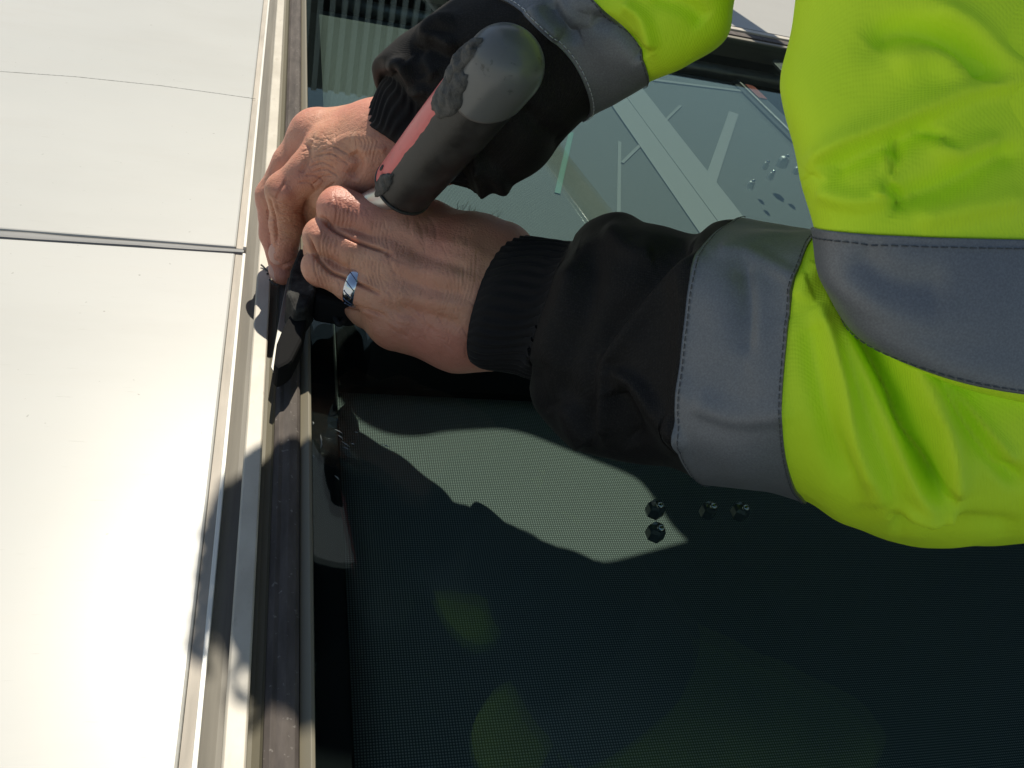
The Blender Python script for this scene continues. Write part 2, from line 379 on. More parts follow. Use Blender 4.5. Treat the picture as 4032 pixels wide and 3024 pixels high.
# grey sealant joint between the two panels
top = []; n = 60
for i in range(n + 1):
    x = -1.25 + (1.25 - .0165) * i / n
    top.append((x, seam_y(x, 0) - .0002, seam_y(x, 1) + .0016))
V = []; Fc = []
prof = [(0, -.0030), (.08, -.0012), (.25, -.0012), (.55, -.0012), (.80, -.0007), (.93, -.0003), (1, -.0040)]
for i, (x, ya, yb) in enumerate(top):
    for t, z in prof:
        V.append((x, ya + (yb - ya) * t + .0003 * mnoise.noise(Vector((x * 25, t, 0))), z + .0006 * mnoise.noise(Vector((x * 30, t * 3, 2)))))
m_ = len(prof)
for i in range(n):
    for k in range(m_ - 1): Fc.append((i * m_ + k, i * m_ + k + 1, (i + 1) * m_ + k + 1, (i + 1) * m_ + k))
prop(mk('sealant_joint', V, Fc, m_seal), 'glossy grey sealant joint between the two white panels', 'sealant')
v, f = box_vf(-1.3, -.016, .40, .60, -.03, -.012)
prop(mk('roof_base', v, f, m_black, None, False), kind='structure')

# window: frame profiles, panes
wn = empty('window', (0.0, .5, 0), 'large glazed window with brown and cream frame beside the white panels', 'window')
YA, YB = -.9, 1.30
def strip(name, prof, mat, y0=YA, y1=YB, bw=.0006):
    """extrude an x-z profile along the frame"""
    t = [(x, y0, z) for x, z in prof]; b = [(x, y1, z) for x, z in prof]
    vv, ff = prism_vf(t, b); o = mk(name, vv, ff, mat, wn, False)
    if bw: bevel(o, bw)
    return o
strip('channel', [(-.0150, -.02), (-.0073, -.02), (-.0073, -.0062), (-.0095, -.0058), (-.0150, -.0040)], m_chan, bw=0)
strip('cover_strip', [(-.0072, -.02), (.0013, -.02), (.0013, .0008), (.0006, .0016), (-.0064, .0016), (-.0072, .0008)], m_cream, bw=.0003)
strip('groove', [(.0014, -.02), (.0068, -.02), (.0068, -.0035), (.0058, -.0052), (.0030, -.0066), (.0014, -.0068)], m_olive, bw=0)
strip('gasket', [(.0069, -.02), (.0196, -.02), (.0196, -.0020), (.0180, -.0006), (.0145, .0000), (.0112, -.0010), (.0092, -.0004), (.0069, -.0022)], m_brown, bw=.0003)
strip('glazing_bead', [(.0199, -.02), (.0255, -.02), (.0255, -.0018), (.0240, -.0012), (.0199, -.0040)], m_bead, bw=.0003)
box('spacer', .0257, .0394, YA, 1.25, -.050, -.0085, m_frit, wn)
box('pane', .0258, 1.3, YA, 1.2500, Z_GL - .006, Z_GL, m_glass, wn)
sc_p = []
for (x, y, l, a_) in ((1262, 1712, 40, 1.5), (1266, 1735, 30, 1.7), (1232, 1790, 14, 1.4), (1318, 1690, 34, .5), (1330, 1712, 26, .7), (1345, 1738, 38, .6), (1352, 1760, 22, .4), (1380, 1745, 18, .3), (1318, 1872, 24, .8), (1395, 1700, 16, .2), (1500, 1748, 40, .35), (1232, 1660, 12, 1.5)):
    p = WZ(x, y, Z_GL + .0002); q = WZ(x + l * math.cos(a_), y + l * math.sin(a_), Z_GL + .0002); sc_p.append(tube_vf([p, (p + q) / 2 + [.0003, 0, 0], q], [.0001, .0004, .0001], 4))
vv, ff = merge(sc_p); prop(mk('glass_scuff', vv, ff, Mat('scuff', (.16, .17, .165), .8), wn), kind='stuff')
# far cross member
for nm, y0, y1, z, mt in (('glazing_bead', 1.2505, 1.262, .0, m_bead), ('gasket', 1.2625, 1.283, .002, m_brown), ('cover_strip', 1.2835, 1.298, .005, m_cream), ('channel', 1.2985, 1.3140, -.004, m_chan)):
    box(nm, .03, 1.6, y0, y1, -.03, z, mt, wn, .0012)

# roller blind behind the glass
ZB = -.060
m_guide = Mat('guide_grey', (.07, .08, .085), .6, 0, .2)
bl = empty('roller_blind', (.34, 1.22, ZB), 'grey-green mesh roller blind behind the glass, sunlit in patches', 'blind')
BX0, BX1, BY1 = .0466, .684, 1.229
nx, ny = 40, 60; V = []; Fc = []
for j in range(ny + 1):
    for i in range(nx + 1):
        x = BX0 + (BX1 - BX0) * i / nx; y = -.6 + (BY1 + .6) * j / ny
        V.append((x, y, ZB + .0012 * mnoise.noise(Vector((x * 4, y * 3, 0)))))
for j in range(ny):
    for i in range(nx):
        a = j * (nx + 1) + i; Fc.append((a, a + 1, a + nx + 2, a + nx + 1))
o = mk('fabric', V, Fc, m_blind, bl); sm = o.modifiers.new('solid', 'SOLIDIFY'); sm.thickness = .0006; sm.offset = -1
vv, ff = tube_vf([(.07, 1.258, ZB + .004), (.4, 1.258, ZB + .004), (.86, 1.258, ZB + .004)], .011, 14); mk('head_rail', vv, ff, m_alum, bl)
vv, ff = merge([box_vf(.030, BX0 - .0003, -.6, 1.25, ZB - .004, ZB + .004)]); mk('side_guide', vv, ff, m_frit, bl, False)
o = box('side_guide', BX1 + .0005, BX1 + .036, -.6, BY1, ZB - .006, ZB + .003, m_guide, bl, .001)
box('guide_rib', BX1 + .008, BX1 + .0118, -.6, BY1, ZB + .003, ZB + .0065, m_alum, o, .0006)
for y0, y1 in ((1.16, 1.215), (.905, .97)):
    box('red_tab', BX1 + .018, BX1 + .033, y0, y1, ZB + .0032, ZB + .0052, m_red, o, .0004)
box('wide_pale_strip', .423, .496, .43, 1.20, ZB + .001, ZB + .0022, m_pale, bl, .0004)  # paler strip lying along the blind
box('pale_strip_ridge', .456, .4585, .43, 1.20, ZB + .0023, ZB + .0030, m_pale, bl, .0003)
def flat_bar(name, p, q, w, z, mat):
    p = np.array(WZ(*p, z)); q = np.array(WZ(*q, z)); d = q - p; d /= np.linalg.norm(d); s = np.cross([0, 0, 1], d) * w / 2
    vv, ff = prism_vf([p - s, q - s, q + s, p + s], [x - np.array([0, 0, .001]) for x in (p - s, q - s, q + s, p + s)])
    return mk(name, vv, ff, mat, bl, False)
m_pale2 = Mat('faint_mirror_streak', (.235, .255, .245), .7, 0, .2)  # pale tone painted in for faint lattice reflections
flat_bar('mirror_streak', (2890, 443), (2795, 720), .014, ZB + .0018, m_pale)  # flat bars added in place of lattice reflections in the glass
flat_bar('mirror_streak', (2570, 313), (2960, 362), .008, ZB + .0018, m_pale)
flat_bar('mirror_streak', (2440, 556), (2436, 860), .004, ZB + .0016, m_pale2)
flat_bar('mirror_streak', (2680, 415), (2450, 640), .004, ZB + .0016, m_pale2)
flat_bar('mirror_streak', (2250, 520), (2195, 760), .006, ZB + .0016, Mat('green_mirror_streak', (.10, .24, .19), .5))  # green bar added in place of a green reflection in the glass
# bottom bar, widened in black to imitate the shade under the hands, and fins at the far left
bb_ = box('bottom_bar_and_shade', BX0 + .001, .34, .4302, .56, ZB + .001, ZB + .006, m_frit, bl, .001)
box('bar_edge', BX0 + .001, .34, .4255, .430, ZB + .0011, ZB + .0075, m_frit, bb_, .0006)

# bracket and glinting fittings behind the glass
tp = [(3040, 238), (3062, 232), (3108, 241), (3130, 300), (3100, 320), (3085, 285)]
prop(prism_px('bracket', tp, -.02, -.024, m_alum, None, .0008), 'small pale metal bracket at the end of the blind rail', 'bracket')
m_bright = Mat('bright_metal', (.7, .71, .70), .35, .3)
def fitting(px, py, z, r, h, label, mat=None, grp='glinting fittings behind the glass'):
    r *= .62
    p = WZ(px, py, z); t = empty('fitting', tuple(p - np.array([0, 0, h])), label, 'metal fitting', grp)
    vv, ff = tube_vf([p - [0, 0, h], p - [0, 0, h * .8], p - [0, 0, h * .25], p, p + [0, 0, h * .1]], [r, r * 1.05, r, r * .8, r * .3], 6); mk('body', vv, ff, mat or m_tglass, t, False)
    k_ = p + np.array([0, -r * .5, h * .2]); gl = []
    for i_ in range(9):
        for k2 in range(12):
            a1 = math.pi * i_ / 8; a2 = math.pi * k2 / 6; gl.append(k_ + np.array([math.sin(a1) * math.cos(a2), math.sin(a1) * math.sin(a2), math.cos(a1)]) * max(r * .42, .0022))
    mk('bead', gl, [(i_ * 12 + k2, i_ * 12 + (k2 + 1) % 12, (i_ + 1) * 12 + (k2 + 1) % 12, (i_ + 1) * 12 + k2) for i_ in range(8) for k2 in range(12)], m_chrome, t)
for q in ((3092, 620, -.020, .010, .012, 'largest glinting fitting behind the glass beside the blind edge'), (3020, 640, -.022, .005, .008, 'small glinting fitting just left of the largest one'),
          (3142, 660, -.022, .006, .008, 'glinting fitting nearest the hi-vis upper arm'), (3042, 680, -.022, .005, .008, 'small glinting fitting below the largest one'),
          (2962, 716, -.022, .006, .008, 'lone glinting fitting on the pale blind, lowest of the upper cluster')):
    fitting(*q, m_bright)
for q in ((2590, 1985, -.022, .0085, .008, 'upper dark glinting fitting at the right end of the lit blind'), (2592, 2075, -.022, .0085, .008, 'lower dark glinting fitting at the right end of the lit blind'),
          (2800, 1990, -.022, .0075, .008, 'left dark glinting fitting under the near sleeve'), (2925, 1995, -.022, .0085, .008, 'right dark glinting fitting under the near sleeve')):
    fitting(*q)

# ------------------------------------------------------------------ the worker
worker = empty('person', (.75, .35, 0), 'worker in black and hi-vis jacket leaning over the window with a tool', 'person')

def surface_nets(fv, org, h):
    s = fv < 0; nx, ny, nz = fv.shape
    corn = [(i, j, k) for i in (0, 1) for j in (0, 1) for k in (0, 1)]
    sl_ = lambda i, j, k: (slice(i, nx - 1 + i), slice(j, ny - 1 + j), slice(k, nz - 1 + k))
    cnt = sum(s[sl_(*c_)].astype(np.int8) for c_ in corn)
    act = np.argwhere((cnt > 0) & (cnt < 8)); idx = -np.ones((nx - 1, ny - 1, nz - 1), int)
    idx[tuple(act.T)] = np.arange(len(act))
    acc = np.zeros((len(act), 3)); num = np.zeros(len(act))
    for a_ in corn:
        for ax in range(3):
            if a_[ax]: continue
            b_ = list(a_); b_[ax] = 1
            fa = fv[tuple((act + a_).T)]; fb = fv[tuple((act + b_).T)]
            m = (fa < 0) != (fb < 0); t = np.where(m, fa / np.where(m, fa - fb, 1), 0)
            p = np.tile(np.array(a_, float), (len(act), 1)); p[:, ax] += t
            acc += p * m[:, None]; num += m
    v = (act + acc / num[:, None]) * h + org
    faces = []
    for ax in range(3):
        u, w = [(1, 2), (2, 0), (0, 1)][ax]
        a0 = np.moveaxis(s, ax, 0); e = np.argwhere(a0[:-1] != a0[1:])
        # back to xyz order
        full = np.zeros((len(e), 3), int); rest = [q for q in range(3) if q != ax]
        full[:, ax] = e[:, 0]; full[:, rest[0]] = e[:, 1]; full[:, rest[1]] = e[:, 2]
        ok = (full[:, u] > 0) & (full[:, w] > 0) & (full[:, u] < fv.shape[u] - 1) & (full[:, w] < fv.shape[w] - 1)
        full = full[ok]
        du = np.eye(3, dtype=int)[u]; dw = np.eye(3, dtype=int)[w]
        q = np.stack([idx[tuple((full - du - dw).T)], idx[tuple((full - dw).T)], idx[tuple(full.T)], idx[tuple((full - du).T)]], 1)
        ins = s[tuple(full.T)]
        q[~ins] = q[~ins][:, ::-1]
        faces.append(q)
    return v, np.concatenate(faces)
def relax(v, f, it=2, lam=.5):
    e = np.concatenate([f[:, [0, 1]], f[:, [1, 2]], f[:, [2, 3]], f[:, [3, 0]]]); e = np.concatenate([e, e[:, ::-1]])
    deg = np.bincount(e[:, 0], minlength=len(v))[:, None]
    for _ in range(it):
        s_ = np.stack([np.bincount(e[:, 0], weights=v[e[:, 1], k], minlength=len(v)) for k in range(3)], 1)
        v = v + lam * (s_ / np.maximum(deg, 1) - v)
    return v
def split_quads(v, f):
    n = len(v); e = np.sort(np.stack([f, np.roll(f, -1, 1)], -1).reshape(-1, 2), 1)
    key, inv = np.unique(e[:, 0].astype(np.int64) * n + e[:, 1], return_inverse=True); inv = inv.reshape(-1)
    mid = (v[key // n] + v[key % n]) / 2; cen = v[f].mean(1)
    em = inv.reshape(-1, 4) + n; c = np.arange(len(f)) + n + len(mid)
    q = np.concatenate([np.stack([f[:, k], em[:, k], c, em[:, k - 1]], 1) for k in range(4)])
    return relax(np.concatenate([v, mid, cen]), q, 1, .4), q
def capsule(Pt, a, ra, b, rb):
    ab = (b - a).astype(np.float32); t = np.clip(((Pt - a.astype(np.float32)) @ ab) / (ab @ ab), 0, 1)
    dd = Pt - a.astype(np.float32) - t[..., None] * ab
    return np.sqrt(np.einsum('...i,...i', dd, dd)) - (ra + (rb - ra) * t)
def smin(a, b, k):
    h = np.maximum(k - np.abs(a - b), 0) / k
    return np.minimum(a, b) - h * h * k * .25
def sdf_mesh(palm, fingers, h, kp=.014, kf=.009, kj=.004, pad=.004, it=2):
    allp = [p for ch in palm + fingers for p in ch]
    lo = np.min([p[0] - p[1] for p in allp], 0) - pad; hi = np.max([p[0] + p[1] for p in allp], 0) + pad
    n = np.ceil((hi - lo) / h).astype(int) + 1
    g_ = np.stack(np.meshgrid(*[lo[k] + h * np.arange(n[k]) for k in range(3)], indexing='ij'), -1).astype(np.float32)
    def chain(ch, k):
        d = None
        for (a, ra), (b, rb) in zip(ch[:-1], ch[1:]):
            c_ = capsule(g_, a, ra, b, rb); d = c_ if d is None else smin(d, c_, k)
        return d
    pd = None
    for ch in palm:
        c_ = chain(ch, .01); pd = c_ if pd is None else smin(pd, c_, kp)
    out = pd
    for ch in fingers:
        out = np.minimum(out, smin(chain(ch, kj), pd, kf))
    v, f = surface_nets(out, lo, h)
    return relax(v, f, it), f
def J(*a):
    return [(W(x, y, d), r * .001) for x, y, d, r in a]

# near (left) hand: back to the camera, fingers curled round the shaft
near_palm = [
    J((1985, 1020, .461, 15.5), (1850, 1010, .459, 16.5), (1610, 925, .464, 13.2)),
    J((1970, 1115, .459, 17), (1850, 1095, .454, 17.5), (1545, 1040, .460, 12.6)),
    J((1960, 1220, .459, 18), (1840, 1195, .454, 17.5), (1512, 1160, .463, 12.0)),
    J((1950, 1310, .465, 16), (1840, 1300, .460, 16), (1545, 1275, .470, 11.5)),
    J((1940, 1335, .472, 16.5), (1800, 1330, .472, 17), (1620, 1310, .482, 12)),
    J((1985, 975, .470, 13), (1880, 960, .469, 14), (1700, 885, .476, 12)),
    J((2190, 1190, .452, 23), (1990, 1185, .461, 24.5)),
]
near_fing = [
    J((1610, 925, .464, 13), (1470, 866, .462, 11.4), (1335, 822, .462, 11.6), (1310, 880, .487, 9.6), (1350, 935, .508, 8.6)),
    J((1545, 1040, .460, 12), (1400, 985, .461, 10.4), (1272, 935, .464, 10.4), (1262, 985, .487, 9.0), (1300, 1040, .508, 8.2)),
    J((1512, 1160, .463, 11.4), (1390, 1120, .465, 9.8), (1262, 1052, .469, 9.8), (1258, 1085, .490, 8.4), (1300, 1140, .508, 7.8)),
    J((1540, 1280, .470, 11), (1440, 1225, .480, 8.8), (1350, 1165, .492, 8.2), (1335, 1180, .508, 7.5)),
    J((1700, 880, .480, 12), (1560, 860, .490, 11), (1440, 850, .497, 9.5), (1380, 840, .500, 8.5)),
]
hv1, hf1 = split_quads(*sdf_mesh(near_palm, near_fing, .00095))
# far (right) hand: knuckles up, fingertips pressed on the frame
far_palm = [
    J((1640, 560, .472, 18), (1520, 560, .470, 19), (1310, 610, .478, 13.5)),
    J((1630, 550, .481, 16), (1490, 535, .482, 17), (1238, 530, .492, 12.5)),
    J((1630, 545, .490, 15), (1480, 530, .496, 15), (1240, 520, .508, 11)),
    J((1640, 590, .474, 19), (1500, 640, .476, 16), (1400, 690, .480, 13)),
    J((1800, 570, .472, 20), (1640, 575, .474, 21)),
]
far_fing = [
    J((1312, 608, .478, 13.2), (1215, 676, .481, 11.2), (1122, 752, .486, 10.6), (1128, 880, .504, 9.6), (1119, 1010, .517, 8.0)),
    J((1238, 532, .492, 12.2), (1145, 640, .500, 10.0), (1071, 772, .508, 9.4), (1080, 920, .520, 8.6), (1112, 1076, .524, 7.2)),
    J((1238, 520, .508, 11), (1150, 640, .518, 9.2), (1098, 775, .524, 8.6), (1110, 920, .532, 8), (1140, 1040, .532, 7)),
    J((1400, 690, .480, 13), (1300, 765, .490, 11), (1245, 800, .505, 9.4), (1215, 880, .520, 8)),
]
hv2, hf2 = split_quads(*sdf_mesh(far_palm, far_fing, .00095))

Z1 = lambda *p: [(950 + .663 * x, 400 + .663 * y) for x, y in p]     # strokes were traced on an enlargement
S = []
# near hand: PIP creases, web wrinkles, tendons, back-of-hand folds
for k in range(6):
    x = 560 + k * 24
    S.append((Z1((x - 10, 560 + k * 14), (x + 8, 640 + k * 8), (x - 6, 740 + k * 4)), 3.2, 3.2, -.55 + .07 * k))
for k in range(6):
    x = 470 + k * 22
    S.append((Z1((x + 14, 770 + k * 12), (x, 850 + k * 10), (x + 14, 950 + k * 12)), 3.2, 3.2, -.50 + .06 * k))
for k in range(5):
    x = 430 + k * 24
    S.append((Z1((x + 6, 920 + k * 20), (x + 10, 1000 + k * 12), (x + 40, 1100 + k * 14)), 3.0, 3.0, -.5 + .06 * k))
for k in range(5):
    S.append((Z1((790 + k * 22, 700 + k * 10), (775 + k * 22, 800 + k * 6), (800 + k * 20, 880)), 3.5, 3.5, -.28))
    S.append((Z1((740 + k * 22, 920 + k * 8), (735 + k * 22, 1000 + k * 6), (770 + k * 20, 1110)), 3.5, 3.5, -.28))
for q in [((860, 890), (920, 940), (990, 960)), ((860, 895), (905, 1000), (925, 1070)), ((850, 1110), (905, 1150), (960, 1230)), ((845, 1170), (880, 1240), (940, 1300)),
          ((840, 1260), (900, 1300), (990, 1330)), ((850, 1300), (920, 1360), (1000, 1400)), ((890, 1230), (960, 1270), (1040, 1290)), ((1000, 1270), (1090, 1330), (1180, 1380)),
          ((1090, 660), (1150, 740), (1160, 830)), ((1040, 700), (1080, 790), (1090, 880))]:
    S.append((Z1(*q), 8, 8, -.32))
S += [(Z1((480, 690), (560, 765), (700, 835), (860, 893)), 7, 7, -3.2), (Z1((400, 800), (440, 905), (520, 1005), (610, 1045), (820, 1140)), 7, 7, -3.0), (Z1((560, 1200), (700, 1230), (850, 1270)), 7, 7, -2.0),
      (Z1((860, 893), (900, 915)), 12, 12, -1.2), (Z1((540, 600), (600, 640)), 36, 36, 1.0, 'flat'), (Z1((450, 800), (490, 850)), 30, 30, 1.0, 'flat'), (Z1((440, 960), (480, 1010)), 26, 26, .9, 'flat')]
for k in range(9):
    S.append((Z1((1400 - k * 25, 880 + k * 30), (1390 - k * 26, 1040 + k * 25), (1360 - k * 34, 1180 + k * 28)), 4.5, 4.5, -.22))
for q in [((1000, 800), (1200, 830), (1450, 900)), ((960, 980), (1200, 1030), (1420, 1070)), ((930, 1150), (1150, 1190), (1380, 1230))]:
    S.append((Z1(*q), 26, 26, .9))
for q in [((985, 770), (1020, 770)), ((930, 955), (965, 960)), ((890, 1140), (925, 1150)), ((900, 1310), (940, 1320))]:
    S.append((Z1(*q), 42, 42, 1.8, 'flat'))
for q in [((1000, 880), (1150, 930), (1350, 990)), ((950, 1060), (1130, 1110), (1330, 1150)), ((930, 1240), (1100, 1270), (1300, 1330))]:
    S.append((Z1(*q), 24, 24, -1.3))
rs = random.Random(5)
def wrinkles(n, quad, ang, spread, L, amp):
    for k in range(n):
        u, w = rs.random(), rs.random(); (a_, b_, c_, d_) = quad
        x = (a_[0] * (1 - u) + b_[0] * u) * (1 - w) + (d_[0] * (1 - u) + c_[0] * u) * w; y = (a_[1] * (1 - u) + b_[1] * u) * (1 - w) + (d_[1] * (1 - u) + c_[1] * u) * w
        t = ang + rs.gauss(0, spread); l = L * rs.uniform(.5, 1.3); dx, dy = math.cos(t) * l / 2, math.sin(t) * l / 2; bx, by = -dy * rs.uniform(-.3, .3), dx * rs.uniform(-.3, .3)
        S.append((Z1((x - dx, y - dy), (x + bx, y + by), (x + dx, y + dy)), 3.4, 3.4, amp * rs.uniform(.35, .9)))
S = [(q[0], max(q[1], 4) if q[1] < 6 else q[1], max(q[2], 4) if q[2] < 6 else q[2], q[3] * (1.15 if q[1] < 6 else 1), *q[4:]) for q in S]
wrinkles(70, ((900, 720), (1450, 780), (1400, 1480), (900, 1320)), 1.65, .35, 120, -.20)
wrinkles(50, ((780, 680), (980, 760), (960, 1250), (760, 1150)), 1.6, .4, 70, -.26)
wrinkles(40, ((480, 570), (760, 640), (740, 800), (520, 700)), 1.75, .2, 80, -.24)
wrinkles(40, ((420, 760), (760, 880), (740, 1040), (450, 900)), 1.65, .2, 80, -.26)
wrinkles(34, ((400, 900), (640, 1050), (640, 1180), (440, 1050)), 1.5, .25, 80, -.26)
wrinkles(50, ((1000, 1180), (1400, 1250), (1380, 1540), (950, 1400)), .9, .4, 60, -.30)
hn = vnormals(hv1, hf1); hv1 = sculpt(hv1, hn, S); hv1 += hn * (.00035 * fbm(hv1, 70, 3))[:, None]
S = []
# far hand: knuckles, extensor folds, finger joint creases
for k in range(5):
    S.append((Z1((200 + k * 3, 590 + k * 13), (260, 612 + k * 14), (350 + k * 3, 600 + k * 14)), 2.6, 2.6, -.55))
for k in range(4):
    S.append((Z1((195, 745 + k * 16), (250, 775 + k * 14), (330, 790 + k * 10)), 2.6, 2.6, -.6))
    S.append((Z1((150, 640 + k * 16), (175, 655 + k * 15), (200, 655 + k * 15)), 2.4, 2.4, -.5))
    S.append((Z1((160, 835 + k * 16), (185, 850 + k * 15), (205, 850 + k * 15)), 2.4, 2.4, -.5))
for q in [((400, 390), (480, 360), (560, 400)), ((420, 420), (500, 400), (580, 450)), ((470, 290), (560, 270), (640, 320)), ((450, 320), (550, 310), (640, 380)),
          ((380, 440), (440, 440), (500, 480)), ((340, 480), (400, 480), (440, 520)), ((360, 300), (410, 250), (430, 200)), ((560, 480), (500, 520), (480, 570)), ((420, 500), (480, 450), (540, 440))]:
    S.append((Z1(*q), 3.6, 3.6, -.65))
S.append((Z1((385, 240), (400, 330), (350, 430)), 12, 12, -1.6))
S.append((Z1((650, 300), (690, 370), (650, 460)), 24, 24, -3.4))
S.append((Z1((540, 250), (640, 215), (800, 215)), 18, 18, .8)); S.append((Z1((700, 300), (800, 280), (860, 290)), 16, 16, .9))
S.append((Z1((540, 300), (560, 320)), 34, 34, 1.4, 'flat')); S.append((Z1((240, 530), (262, 545)), 26, 26, 1.2, 'flat'))
for k in range(5):
    S.append((Z1((690 + k * 30, 190 + k * 10), (720 + k * 22, 250), (700 + k * 20, 330 + k * 8)), 3.5, 3.5, -.3))
S = [(q[0], max(q[1], 3.6) if q[1] < 6 else q[1], max(q[2], 3.6) if q[2] < 6 else q[2], q[3] * (1.1 if q[1] < 6 else 1), *q[4:]) for q in S]
wrinkles(60, ((360, 230), (520, 180), (620, 420), (400, 460)), .1, .5, 60, -.28)
wrinkles(40, ((560, 180), (860, 240), (800, 500), (600, 450)), 2.0, .4, 80, -.24)
wrinkles(34, ((210, 600), (370, 610), (340, 760), (200, 740)), .15, .25, 60, -.28)
wrinkles(24, ((200, 780), (350, 800), (330, 900), (215, 890)), .2, .3, 60, -.24)
wrinkles(34, ((150, 620), (200, 640), (205, 900), (170, 880)), .15, .3, 40, -.28)
S += [([(1080, 1030), (1112, 1052), (1165, 1025)], 7, 7, -2.2), ([(1062, 780), (1078, 860), (1090, 960)], 6, 6, -1.8), ([(1130, 700), (1085, 790)], 6, 6, -1.0)]
hn = vnormals(hv2, hf2); hv2 = sculpt(hv2, hn, S); hv2 += hn * (.0004 * fbm(hv2, 70, 3))[:, None]

# trunk, neck and head (out of the picture; they shade and mirror in the glass), arms inside the sleeves, plus lobes added only to block light
V3 = lambda *a: [(np.array(p[:3], float), p[3]) for p in a]
_el = lambda x, y, d, r: (W(x, y, d), r)
trunk = [V3((1.05, .34, .22, .13), (.75, .34, .40, .13), (.56, .34, .48, .115)), V3((1.05, .52, .22, .14), (.75, .52, .40, .14), (.56, .52, .49, .13)), V3((1.05, .70, .22, .13), (.75, .70, .40, .13), (.57, .70, .48, .11)),
         V3((.54, .36, .50, .09), (.40, .34, .40, .060)), V3((.55, .68, .50, .09), (.44, .62, .45, .060)),
         V3((.52, .52, .56, .075), (.30, .62, .61, .06), (.165, .645, .62, .060)),
         V3((.145, .655, .64, .058), (.066, .66, .62, .056), (.046, .66, .585, .044)),
         V3((.52, .72, .47, .10), (.205, .80, .36, .088), (.105, .745, .385, .036)), V3((.46, .60, .47, .055), (.312, .69, .46, .038)),  # unseen lobes added to shade the blind and block the mirrored sky
         V3((.55, .50, .47, .10), (.30, .455, .49, .085), (.135, .44, .50, .075)),  # unseen chest lobe added to keep the lower glass from mirroring sky
         V3((.056, .66, .60, .014), (.060, .66, .538, .010)),
         [(np.array([.40, .34, .40]), .05), _el(3820, 400, .313, .042), _el(3900, 1560, .345, .036), _el(3000, 1400, .366, .030), _el(2080, 1190, .452, .018)],
         [(np.array([.44, .62, .45]), .05), _el(2900, -880, .402, .042), _el(2520, -190, .418, .036), _el(1600, 540, .466, .019)]]
tv, tf = sdf_mesh(trunk, [], .007, kp=.03, it=2)
off = [0, len(hv1), len(hv1) + len(hv2)]
BV = np.concatenate([hv1, hv2, tv]); BF = np.concatenate([hf1, hf2 + off[1], tf + off[2]])
body = mk('body', BV, BF, m_skin, worker)

# nails of the far hand
def ellipsoid(c, ax, ay, az, mat, name, parent, n=14):
    V = []; Fc = []
    for i in range(n + 1):
        th = math.pi * i / n
        for k in range(2 * n):
            ph = math.pi * k / n
            V.append(c + ax * math.sin(th) * math.cos(ph) + ay * math.sin(th) * math.sin(ph) + az * math.cos(th))
    for i in range(n):
        for k in range(2 * n):
            a_ = i * 2 * n + k; b_ = i * 2 * n + (k + 1) % (2 * n); Fc.append((a_, b_, b_ + 2 * n, a_ + 2 * n))
    return mk(name, V, Fc, mat, parent)
def nail(c, up, out, w, l, t=.0012):
    c = np.array(c); up = up / np.linalg.norm(up); out = out - up * (out @ up); out /= np.linalg.norm(out); s_ = np.cross(up, out)
    return ellipsoid(c, s_ * w, up * l, out * t, m_nail, 'nail', body)
up_ = W(1122, 900, .506) - W(1116, 1010, .517)
nail(W(1088, 1000, .5105), up_, W(1060, 1000, .495) - W(1116, 1005, .517), .0052, .0075, .0016)
up_ = W(1095, 960, .52) - W(1109, 1075, .524)
nail(W(1085, 1066, .5190), up_, W(1050, 1060, .50) - W(1109, 1070, .524), .0046, .0065, .0016)

# wedding ring on the near hand
a0 = W(1512, 1160, .463); a1 = W(1390, 1120, .465)
rc = W(1404, 1174, .4670) ; ax = (W(1512, 1186, .465) - W(1330, 1120, .468)); ax /= np.linalg.norm(ax)
rc = W(1408, 1122, .4652)
e1 = np.cross(ax, [0, 0, 1.0]); e1 /= np.linalg.norm(e1); e2 = np.cross(ax, e1)
V = []; Fc = []; NR = 72; prof = [(-.0036, .0002), (-.0033, .0012), (-.0015, .0016), (.0015, .0016), (.0033, .0012), (.0036, .0002), (.0030, -.0014), (-.0030, -.0014)]
for k in range(NR):
    th = 2 * math.pi * k / NR
    for x, r in prof:
        V.append(rc + ax * x + (e1 * math.cos(th) + e2 * math.sin(th)) * (.0106 + r))
for k in range(NR):
    for i in range(8):
        Fc.append((k * 8 + i, k * 8 + (i + 1) % 8, ((k + 1) % NR) * 8 + (i + 1) % 8, ((k + 1) % NR) * 8 + i))
ring = mk('wedding_ring', V, Fc, m_ring, worker); ring['label'] = 'silver ring with slanted dark grooves'
for k in range(14):
    th = 2 * math.pi * k / 14; pts = []
    for t in np.linspace(-1, 1, 7):
        t2 = th + t * .16; pts.append(rc + ax * t * .0029 + (e1 * math.cos(t2) + e2 * math.sin(t2)) * (.0106 + .00165 - .0003 * t * t))
    vv, ff = tube_vf(pts, .00034, 5); mk('groove', vv, ff, m_ringd, ring)

